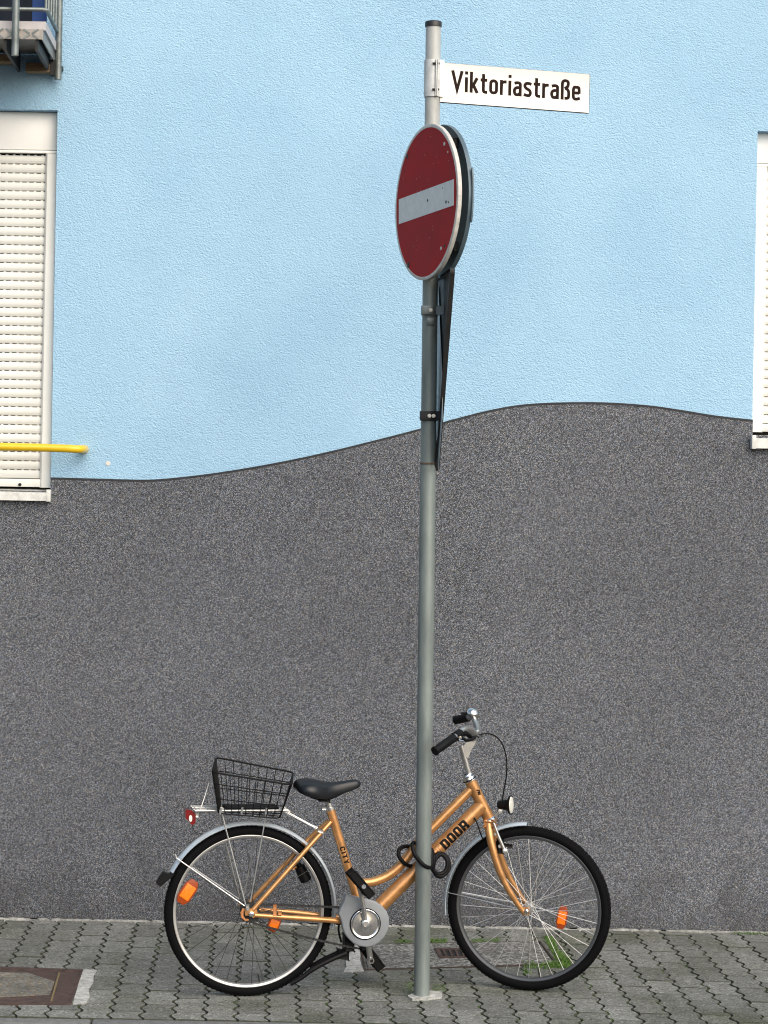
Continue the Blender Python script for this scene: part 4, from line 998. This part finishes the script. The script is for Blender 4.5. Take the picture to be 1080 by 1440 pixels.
# mudguards
def mudguard(hub, ax, rad, a0, a1, hw, th=0.0016, crownh=0.010):
    bm = bmesh.new(); N = 8
    o_ = [(crownh*(1-(k/N*2-1)**2)**0.8 if 0 < k < N else 0.0, hw*(k/N*2-1)) for k in range(N+1)]
    i_ = [(p[0]-th, p[1]*0.95) for p in reversed(o_)]
    ring(bm, hub, ax, Zv, rad, o_+i_, 64, a0, a1); return bm
bm = mudguard(hubR, X_, RR_+0.008, -12, 153, 0.0255); mr_ = part('mudguard', bm, M['guard'], ang=50)
bm = mudguard(hubF, fx, RF_+0.006, 92, 188, 0.0255); mf_ = part('mudguard', bm, M['guard'], ang=50)
bm = bmesh.new(); prism(bm, [Bl(x, y, 0.026) for x, y in ((231, 1228), (240, 1231), (246, 1226), (243, 1233), (233, 1241), (226, 1247), (221, 1244), (225, 1236))], Y_*-0.052, 0.004); part('mud_flap', bm, M['blackplastic'], mr_)
for s in (1, -1):
    f = (lambda p: p) if s > 0 else mir
    lrod('mudguard_stay', [f(Bl(246.5, 1205.5, 0.03)), f(Bl(300, 1243, 0.05)), f(Bl(344, 1274, 0.070))], 0.0026, M['alloy'], mr_, 8)
    lrod('mudguard_stay', [hubF-fx*(RF_+0.006)*0.985+Zv*0.045+fn*(s*0.027), hubF+fn*(s*0.058)], 0.0020, M['alloy'], mf_, 8)
bm = bmesh.new(); tube(bm, [Bl(246, 1201, 0.031), Bl(247.5, 1206, 0.031)], 0.004, 8); part('stay_clip', bm, M['alloy'], mr_)

# saddle and post
bm = bmesh.new()
rows = []
prof = [(414.5, 1104, 1108, 0.030), (416, 1100.5, 1111.5, 0.062), (421, 1097.5, 1114.5, 0.084), (430, 1095.5, 1117, 0.092), (440, 1095.6, 1119.5, 0.088), (450, 1098, 1121.5, 0.070), (458, 1099.8, 1122.5, 0.052), (468, 1100.3, 1120, 0.037), (480, 1098.8, 1115.5, 0.028), (492, 1096.8, 1111.5, 0.024), (501, 1096.2, 1108.5, 0.021), (505.5, 1098, 1106, 0.014), (507, 1100.5, 1103, 0.006)]
for px, yt, yb, hw in prof:
    t = Bl(px, yt); b = Bl(px, yb); hgt = t.z-b.z; rw = []
    for (fy, fz) in ((0, 1.0), (0.45, 1.0), (0.78, 0.9), (0.96, 0.62), (1.0, 0.34), (0.96, 0.05), (0.86, 0.0), (0.4, 0.2), (0, 0.22), (-0.4, 0.2), (-0.86, 0.0), (-0.96, 0.05), (-1.0, 0.34), (-0.96, 0.62), (-0.78, 0.9), (-0.45, 1.0)):
        rw.append(bm.verts.new((t.x, -fy*hw, b.z+hgt*fz)))
    rows.append(rw)
for A, B in zip(rows, rows[1:]):
    for k in range(16): bm.faces.new((A[k], A[(k+1) % 16], B[(k+1) % 16], B[k]))
bm.faces.new(rows[0]); bm.faces.new(list(reversed(rows[-1])))
sad = part('saddle', bm, M['vinyl'], ang=75)
sm_ = sad.modifiers.new('round', 'SUBSURF'); sm_.levels = 1; sm_.render_levels = 2
bm = bmesh.new(); obox(bm, Bl(455.5, 1122.5), X_*0.018-Zv*0.002, Y_*0.024, Zv*0.010, 0.004); 
for s in (1, -1): tube(bm, smooth([Bl(425, 1114)+Y_*0.03*s, Bl(440, 1121)+Y_*0.024*s, Bl(460, 1123)+Y_*0.022*s, Bl(490, 1110)+Y_*0.012*s], 4), 0.0035, 8)
part('saddle_clamp', bm, M['blackplastic'], sad)
sdv = (ST0-ST1).normalized()
bm = bmesh.new(); tube(bm, [ST0-sdv*0.02, ST0+sdv*0.045], 0.0122, 16); tube(bm, [ST0-sdv*0.001, ST0+sdv*0.010], 0.0178, 18); obox(bm, Bl(455.5, 1136.5), X_*0.009, Y_*0.007, Zv*0.006, 0.002); part('seat_post', bm, M['alloy'])

# chain case, cranks, pedals, chain
cg = [(335, 345), (380, 356), (510, 390), (620, 410), (740, 445), (820, 500), (880, 570), (915, 650), (922, 740), (900, 840), (850, 930), (780, 1000), (700, 1045), (610, 1062), (520, 1048), (430, 1008), (360, 940), (318, 880), (290, 800), (276, 720), (252, 650), (233, 600), (262, 530), (305, 450)]
bm = bmesh.new(); prism(bm, [Bl(450+x/9.6, 1220+y/9.6, 0.050) for x, y in cg], Y_*0.024, 0.006); cgd = part('chain_case', bm, M['chaincase'], ang=50)
bm = bmesh.new(); cq = Bl(450+610/9.6, 1220+762/9.6, 0.074)
lathe(bm, [(-0.001, 0.0595), (0.0015, 0.0595), (0.0015, 0.056), (0.0003, 0.055)], cq, Y_, 48); part('case_ring', bm, M['blackplastic'], cgd)
bm = bmesh.new(); lathe(bm, [(0.0004, 0.0552), (0.004, 0.0552), (0.005, 0.0535), (0.004, 0.049), (0.0025, 0.047), (0.0035, 0.03), (0.006, 0.016), (0.012, 0.014), (0.012, 0)], cq, Y_, 48); part('crank_disc', bm, M['chrome'])
bm = bmesh.new()
a, b, c_ = Bl(513.5, 1298.5, 0.094), Bl(510.5, 1272, 0.098), Bl(505.5, 1250, 0.102)
tube(bm, smooth([a+(a-b)*0.12, a, b, c_, c_+(c_-b)*0.15], 4), [0.0135]*5+[0.0125]*4+[0.0112]*4+[0.0125]*4, 14, flat=0.7)
lathe(bm, [(0.004, 0.0155), (0.014, 0.0145), (0.016, 0.010), (0.013, 0.008), (0.013, 0)], Bl(513.5, 1298.5, 0.094), Y_, 24)
ck = part('crank', bm, M['alloy'])
bm = bmesh.new()
pc = Bl(506.5, 1242, 0.15); pd = (Bl(519, 1257, 0.15)-Bl(494, 1227.5, 0.15)); ph = pd.normalized(); pn = ph.cross(Y_).normalized()
for off in (0.036, -0.036): obox(bm, pc+pn*0.0+Y_*off, pd*0.5, Y_*0.009, pn*0.0125, 0.004)
for k in (-0.46, -0.15, 0.15, 0.46): obox(bm, pc+pd*k, ph*0.006, Y_*0.034, pn*0.011, 0.002)
tube(bm, [Bl(506, 1247, 0.10), pc+Y_*0.03], 0.008, 10)
pdl = part('pedal', bm, M['blackplastic'])
bm = bmesh.new(); lathe(bm, [(0, 0.008), (0.003, 0.008), (0.003, 0.005), (0.001, 0.004), (0.001, 0)], pc+Y_*0.045+ph*0.006, Y_, 14); part('pedal_cap', bm, M['chaincase'], pdl)
bm = bmesh.new(); tube(bm, [Bl(514, 1304, -0.065), Bl(518, 1330, -0.085), Bl(521, 1349, -0.09)], [0.012, 0.011, 0.011], 14)
lathe(bm, [(-0.012, 0.0115), (0.012, 0.0115), (0.012, 0.0075), (-0.002, 0.007), (-0.002, 0)], Bl(521, 1350, -0.085), Vector((0.1, -1, -0.1)), 20); part('crank', bm, M['alloy'])
bm = bmesh.new(); lathe(bm, [(0, 0.0072), (0.002, 0.0072), (0.002, 0)], Bl(521, 1350, -0.082), Vector((0.1, -1, -0.1)), 16); part('pedal_eye', bm, M['black_hole'])
bm = bmesh.new()
pc = Bl(523, 1346, -0.16); pd = Bl(531, 1359, -0.16)-Bl(512, 1334, -0.16); ph = pd.normalized(); pn = ph.cross(Y_).normalized()
for off in (0.036, -0.036): obox(bm, pc+Y_*off, pd*0.5, Y_*0.009, pn*0.015, 0.004)
for k in (-0.45, -0.15, 0.15, 0.45): obox(bm, pc+pd*k, ph*0.007, Y_*0.034, pn*0.012, 0.002)
part('pedal', bm, M['blackplastic'])
# sprocket and chain (links)
bm = bmesh.new(); teeth = []
for k in range(36):
    t = 2*math.pi*k/36; rr = 0.040 if k % 2 else 0.035; teeth.append(hubR+X_*rr*math.cos(t)+Zv*rr*math.sin(t)+Y_*0.044)
prism(bm, teeth, Y_*0.004); lathe(bm, [(-0.046, 0.026), (0.044, 0.026), (0.05, 0.02), (0.05, 0)], hubR, Y_, 24); part('sprocket', bm, M['darksteel'])
bm = bmesh.new(); lathe(bm, [(-0.072, 0), (-0.072, 0.009), (0.066, 0.009), (0.068, 0.0105), (0.076, 0.0105), (0.079, 0.006), (0.082, 0.006), (0.082, 0)], hubR, Y_, 6); part('axle', bm, M['chrome'])
bm = bmesh.new()
prism(bm, [Bl(x, y, 0.066) for x, y in ((341, 1277), (338, 1283), (339, 1290), (345, 1295), (350, 1294), (349, 1292), (345, 1292), (342, 1287), (342.5, 1281), (345, 1278))], Y_*0.003); part('gear_cover', bm, M['copperchip'])
bm = bmesh.new(); obox(bm, Bl(348, 1275.5, 0.072), X_*0.006, Y_*0.005, Zv*0.010, 0.002); bolt(bm, Bl(348, 1278, 0.077), Y_, 0.005, 0.006); part('stay_bolt', bm, M['bolt'])
def chain(p, q, name='chain', sag=0.0):
    bm = bmesh.new(); d = q-p; n_ = int(d.length/0.0127); t = d.normalized(); up2 = Y_.cross(t).normalized()
    for k in range(n_):
        c = p + d*((k+0.5)/n_) - Zv*sag*4*((k+0.5)/n_)*(1-(k+0.5)/n_)
        obox(bm, c, t*0.0058, Y_*(0.0045 if k % 2 else 0.003), up2*(0.0040 if k % 2 else 0.0032))
    o = part(name, bm, M['darksteel'], ang=30); return o
chain(hubR+Y_*0.046+Zv*0.033, Bl(500, 1276.5, 0.046)); chain(hubR+Y_*0.046-Zv*0.033, Bl(505, 1334, 0.046), sag=0.006)
# kickstand
bm = bmesh.new(); obox(bm, Bl(490, 1325, 0.01), X_*0.018, Y_*0.022, Zv*0.030, 0.005); obox(bm, Bl(482, 1342, 0.02), X_*0.020-Zv*0.004, Y_*0.018, Zv*0.016, 0.004)
tube(bm, smooth([Bl(487, 1340, 0.045), Bl(462, 1351, 0.055), Bl(440, 1363, 0.06), Bl(425, 1374, 0.06), Bl(408, 1384, 0.058)], 5), [0.0095]*12+[0.0085]*9, 12)
tube(bm, smooth([Bl(478, 1338, 0.02), Bl(455, 1349, 0.0), Bl(436, 1360, -0.02)], 4), 0.008, 10); tube(bm, smooth([Bl(480, 1290, 0.02), Bl(476, 1306, 0.02), Bl(480, 1325, 0.015)], 4), 0.004, 8)
part('kickstand', bm, M['blackplastic'])
# dynamo on the far seat stay
bm = bmesh.new(); a, b = Bl(421, 1218, -0.045), Bl(432, 1241, -0.045); d = (b-a).normalized()
lathe(bm, [(-0.012, 0), (-0.012, 0.010), (0.0, 0.010), (0.0, 0.020), (0.040, 0.0225), (0.060, 0.0225), (0.064, 0.016), (0.064, 0)], a, d, 20); dy = part('dynamo', bm, M['blackplastic'])
bm = bmesh.new(); obox(bm, Bl(413, 1220, -0.05), X_*0.018, Y_*0.004, Zv*0.007, 0.001); part('dynamo_bracket', bm, M['copperchip'], dy)

# lamp
lc = Bl(713, 1132, 0.0); ld = Vector((0.86, -0.50, 0.04)).normalized()
bm = bmesh.new(); lathe(bm, [(-0.036, 0), (-0.036, 0.012), (-0.032, 0.0155), (-0.012, 0.018), (0.002, 0.022), (0.009, 0.034), (0.016, 0.0375), (0.018, 0.036), (0.015, 0.033)], lc, ld, 28); hl = part('headlight', bm, M['blackplastic'])
bm = bmesh.new(); lathe(bm, [(0.013, 0.034), (0.019, 0.030), (0.022, 0.018), (0.0235, 0)], lc, ld, 28); part('lens', bm, M['lens'], hl)
bm = bmesh.new(); tube(bm, smooth([Bl(706, 1140, 0.012), Bl(701, 1142.5, 0.012), Bl(695, 1150, 0.006), Bl(692, 1155, 0.0)], 4), 0.0045, 8, flat=0.6); lathe(bm, [(-0.004, 0.008), (0.004, 0.008), (0.005, 0.0)], Bl(703, 1141, 0.016), Y_, 12); part('lamp_bracket', bm, M['alloy'], hl)
# rack
rk = bmesh.new(); z_r = Bl(300, 1140, 0.055).z
def lw(px, lat, py=None):
    q = Bl(px, 1140, 0.055); return Vector((q.x, -lat, z_r if py is None else Bl(px, py, lat).z))
for lat in (0.058, 0.02, -0.02, -0.058):
    tube(rk, [lw(274, lat), lw(395, lat), Vector((Bl(404, 1140).x, -lat, z_r-0.004))], 0.0026 if abs(lat) < 0.03 else 0.0032, 8)
for px in (277, 293, 318, 345, 372, 397): tube(rk, [lw(px, 0.058), lw(px, -0.058)], 0.0026, 8)
rack = part('luggage_rack', rk, M['rim'])
for s in (1, -1):
    lrod('rack_stay', [lw(396, 0.058*s), Vector((Bl(440, 1164).x, -0.036*s, Bl(440, 1164, 0.03).z)), Vector((Bl(450, 1168).x, -0.034*s, Bl(450, 1168, 0.03).z))], 0.0027, M['alloy'], rack, 8)
    f = (lambda p: p) if s > 0 else mir
    lrod('rack_leg', [f(lw(311, 0.058)), f(Bl(316, 1160, 0.062)), f(Bl(346, 1275, 0.072))], 0.0029, M['alloy'], rack, 8)
    lrod('rack_leg', [f(lw(375, 0.058)), f(Bl(371, 1163, 0.062)), f(Bl(352, 1268, 0.072))], 0.0026, M['alloy'], rack, 8)
bm = bmesh.new(); obox(bm, Bl(450.5, 1168.5, 0.038), X_*0.011-Zv*0.003, Y_*0.004, Zv*0.006, 0.001); obox(bm, mir(Bl(450.5, 1168.5, 0.038)), X_*0.011-Zv*0.003, Y_*0.004, Zv*0.006, 0.001); part('rack_clip', bm, M['alloy'], rack)
lrod('spring_clip', [lw(283, 0.03), Vector((Bl(288, 1120).x, 0, Bl(288, 1120).z)), Vector((Bl(294, 1100).x, 0.0, Bl(294, 1100).z))], 0.0016, M['alloy'], rack, 6)
bm = bmesh.new()
prism(bm, [Bl(x, y, 0.03) for x, y in ((261, 1139), (270, 1139.5), (275.5, 1146), (275, 1157), (270, 1161), (265, 1154), (261, 1151))], Y_*-0.06, 0.004); tl = part('tail_light', bm, M['redlamp'])
bm = bmesh.new(); cq = Bl(268, 1151, 0.0305); pts = [cq+Vector((0.0062*math.cos(t), 0, 0.0125*math.sin(t))) for t in [R(i*24) for i in range(15)]]; prism(bm, pts, Y_*0.002, 0.0006); part('side_reflector', bm, M['signwhite'], tl)
bm = bmesh.new(); obox(bm, Bl(276.5, 1145, 0.0), X_*0.007, Y_*0.012, Zv*0.010, 0.002); part('lamp_mount', bm, M['alloy'], tl)
lrod('lamp_wire', smooth([Bl(271, 1160, 0.0), Bl(272, 1167, 0.0), Bl(278, 1171.5, 0.0), Bl(285, 1172, 0.0)], 4), 0.0014, M['blackplastic'], tl, 6)

# ---------------------------------------------------------------- basket on the rack
bcent = BM @ Vector((Bl(350, 1145).x, 0, z_r+0.004))
bsk = thing('bicycle_basket', bcent, 'empty black wire basket sitting on the rear bicycle rack', 'basket', YAW)
BK = WM[bsk]
# corners in the bike frame: bottom and top loops, tilted down towards the saddle
def loop(t, n_long=9, n_short=5):
    low = [Bl(311, 1133, -0.095), Bl(398, 1138, -0.095), Bl(393, 1151, 0.095), Bl(307, 1144, 0.095)]
    top = [Bl(304, 1065, -0.125), Bl(412, 1086, -0.125), Bl(410, 1104, 0.125), Bl(298, 1086, 0.125)]
    K = [p.lerp(q, t) for p, q in zip(low, top)]
    pts = []
    for a, b, n in ((K[0], K[1], n_long), (K[1], K[2], n_short), (K[2], K[3], n_long), (K[3], K[0], n_short)):
        A, B = Vector(a), Vector(b)
        for k in range(n): pts.append(A.lerp(B, (k+0.5)/n) if False else A.lerp(B, k/n))
    return pts
def bpart(name, pts, r, closed=False, seg=6):
    bm = bmesh.new(); P = [BM @ Vector(p) for p in pts]
    if closed:
        P = rounded(P, 0.03, 5); P = P+[P[0], P[1]]
    tube(bm, P, r, seg, caps=not closed); return obj(name, bm, M['lacquer'], bsk)
def corners(t): L = loop(t); return [L[0], L[9], L[14], L[23]]
bpart('top_rim', corners(1.0), 0.0036, True, 8)
for t in (0.72, 0.36): bpart('hoop', corners(t), 0.0020, True)
bpart('base_rim', corners(0.0), 0.0026, True, 8)
l0, l1 = loop(0.0), loop(1.0)
for i in range(len(l0)): 
    if i in (0, 9, 14, 23): continue
    bpart('wire', [l0[i], l1[i]], 0.0017)
for end in ((9, 14), (23, 28)):              # tighter wires on the two ends
    for k in range(end[0], end[1]):
        a0, a1 = l0[k], l0[(k+1) % 28]; c0, c1 = l1[k], l1[(k+1) % 28]
        for f in (0.33, 0.66): bpart('wire', [a0.lerp(a1, f), c0.lerp(c1, f)], 0.0016)
for k in range(1, 9): bpart('floor_wire', [l0[k], l0[23-k]], 0.0016)
for f in (0.25, 0.5, 0.75): bpart('floor_wire', [l0[0].lerp(l0[23], f), l0[9].lerp(l0[14], f)], 0.0018)
bm = bmesh.new(); c = BM @ Vector((Bl(352, 1141).x, 0, z_r+0.006)); ex = BM.to_3x3() @ X_; ey = BM.to_3x3() @ Vector((0, 1, 0))
obox(bm, c, ex*0.10, ey*0.045, Z*0.0035, 0.001); obj('base_plate', bm, M['lacquer'], bsk)
for end in (0, 1):                           # black end strips
    a = [l0[0], l0[23]] if end == 0 else [l0[9], l0[14]]; b = [l1[0], l1[23]] if end == 0 else [l1[9], l1[14]]
    bm = bmesh.new()
    P = [a[0].lerp(a[1], 0.06), a[0].lerp(a[1], 0.94), b[0].lerp(b[1], 0.94), b[0].lerp(b[1], 0.06)]
    P = [BM @ (p+(P[3]-P[0])*0.0) for p in P]
    for k in range(19):
        f = (k+0.5)/19; tube(bm, [P[0].lerp(P[1], f), P[3].lerp(P[2], f)], 0.0033, 6)
    obj('end_wires', bm, M['lacquer'], bsk)['kind'] = 'stuff'
for px, py in ((311, 1140), (341, 1139), (375, 1140)):
    bm = bmesh.new(); q = BM @ Bl(px, py, 0.096); tube(bm, [q+Z*0.010, q-Z*0.013+ex*-0.004], 0.0042, 8); obj('clip', bm, M['alloy'], bsk)

# ---------------------------------------------------------------- cable lock round the pole and frame
lk = thing('cable_lock', PP(1210), 'black coiled cable lock looped round the pole and bicycle frame', 'lock')
def Yw(px, py, lat): return BM @ Bl(px, py, lat)
pts = [(590, 1213, -0.03), (580, 1218, 0.0), (570, 1215, 0.028), (561, 1204, 0.03), (562, 1194, 0.02), (572, 1190, -0.01), (582, 1192, -0.03),
       (586, 1187, 0.0), (580, 1186, 0.075), (582, 1199, 0.10), (591, 1212, 0.103), (600, 1219, 0.100), (607, 1219, 0.075), (610, 1208, 0.05), (607, 1195, 0.035),
       (605, 1200, 0.05), (607, 1220, 0.06), (616, 1229, 0.055), (626, 1225, 0.05), (629, 1212, 0.045), (622, 1202, 0.04), (614, 1206, 0.04), (609, 1219, 0.05), (614, 1231, 0.055), (624, 1231, 0.05),
       (632, 1219, 0.045), (628, 1205, 0.04), (618, 1200, 0.035), (611, 1207, 0.04), (610, 1224, 0.045), (618, 1233, 0.045), (628, 1226, 0.04), (630, 1212, 0.035), (622, 1201, 0.03), (612, 1202, 0.02)]
bm = bmesh.new(); tube(bm, smooth([Yw(*p) for p in pts], 6), 0.0076, 10); obj('cable', bm, M['blackplastic'], lk)
bm = bmesh.new(); a, b = Yw(606, 1196, 0.062), Yw(607.5, 1222, 0.07); tube(bm, [a, a.lerp(b, 0.1), a.lerp(b, 0.9), b], [0.008, 0.0105, 0.0105, 0.008], 14); obj('lock_body', bm, M['blackplastic'], lk)

# ---------------------------------------------------------------- weeds
bm = bmesh.new()
def blade(p, hgt, lean, wdt):
    d = Vector((random.gauss(0, lean), random.gauss(0, lean), hgt)); s = Vector((random.uniform(-1, 1), random.uniform(-1, 1), 0)).normalized()*wdt
    v = [bm.verts.new(q) for q in (p-s, p+s, p+d*0.6+s*0.7, p+d+Vector((d.x, d.y, -hgt*0.15))*0.6, p+d*0.6-s*0.7)]; bm.faces.new(v)
def tuft(poly, n, h0, h1):
    poly = [G(*q) for q in poly]; lo = Vector((min(q.x for q in poly), min(q.y for q in poly), 0)); hi = Vector((max(q.x for q in poly), max(q.y for q in poly), 0)); k = 0
    while k < n:
        p = Vector((random.uniform(lo.x, hi.x), random.uniform(lo.y, hi.y), 0)); ins = False; m = len(poly)
        for i in range(m):
            a, b = poly[i], poly[i-1]
            if (a.y > p.y) != (b.y > p.y) and p.x < (b.x-a.x)*(p.y-a.y)/(b.y-a.y)+a.x: ins = not ins
        if ins: blade(p, random.uniform(h0, h1), 0.008, random.uniform(0.0012, 0.0022)); k += 1
tuft([(765, 1318), (778, 1320), (784, 1338), (803, 1352), (802, 1362), (780, 1362), (760, 1358), (784, 1354), (774, 1336)], 900, 0.008, 0.022)
tuft([(740, 1358), (775, 1357), (775, 1364), (742, 1363)], 120, 0.006, 0.016)
tuft([(603, 1321), (628, 1322), (628, 1328), (603, 1327)], 150, 0.005, 0.014)
tuft([(662, 1321), (700, 1321), (700, 1326), (662, 1326)], 120, 0.004, 0.012)
tuft([(555, 1322), (580, 1322), (580, 1327), (555, 1327)], 70, 0.003, 0.010)
tuft([(735, 1354), (748, 1354), (748, 1372), (737, 1372)], 60, 0.006, 0.02)
tuft([(570, 1383), (581, 1380), (581, 1398), (571, 1398)], 130, 0.001, 0.0045)
tuft([(610, 1384), (622, 1384), (624, 1396), (606, 1395)], 90, 0.001, 0.004)
tuft([(1035, 1311), (1080, 1311.5), (1080, 1315), (1030, 1314)], 120, 0.004, 0.012)
for i in range(260):                         # scattered moss in the joints
    k = random.randint(-6, 18); y = random.uniform(EDGE+0.02, -0.35); x = X0+k*PW+zig((y-EDGE))
    if random.random() < 0.75 and not (0.2 < x < 1.3 and y < -0.6): continue
    for _ in range(6): blade(Vector((x+random.gauss(0, 0.003), y+random.gauss(0, 0.012), -0.006)), random.uniform(0.004, 0.010), 0.003, 0.0014)
tag(obj('grass', bm, M['grass'], flat=True), 'short green grass and moss growing in the pavement joints', 'grass', kind='stuff')
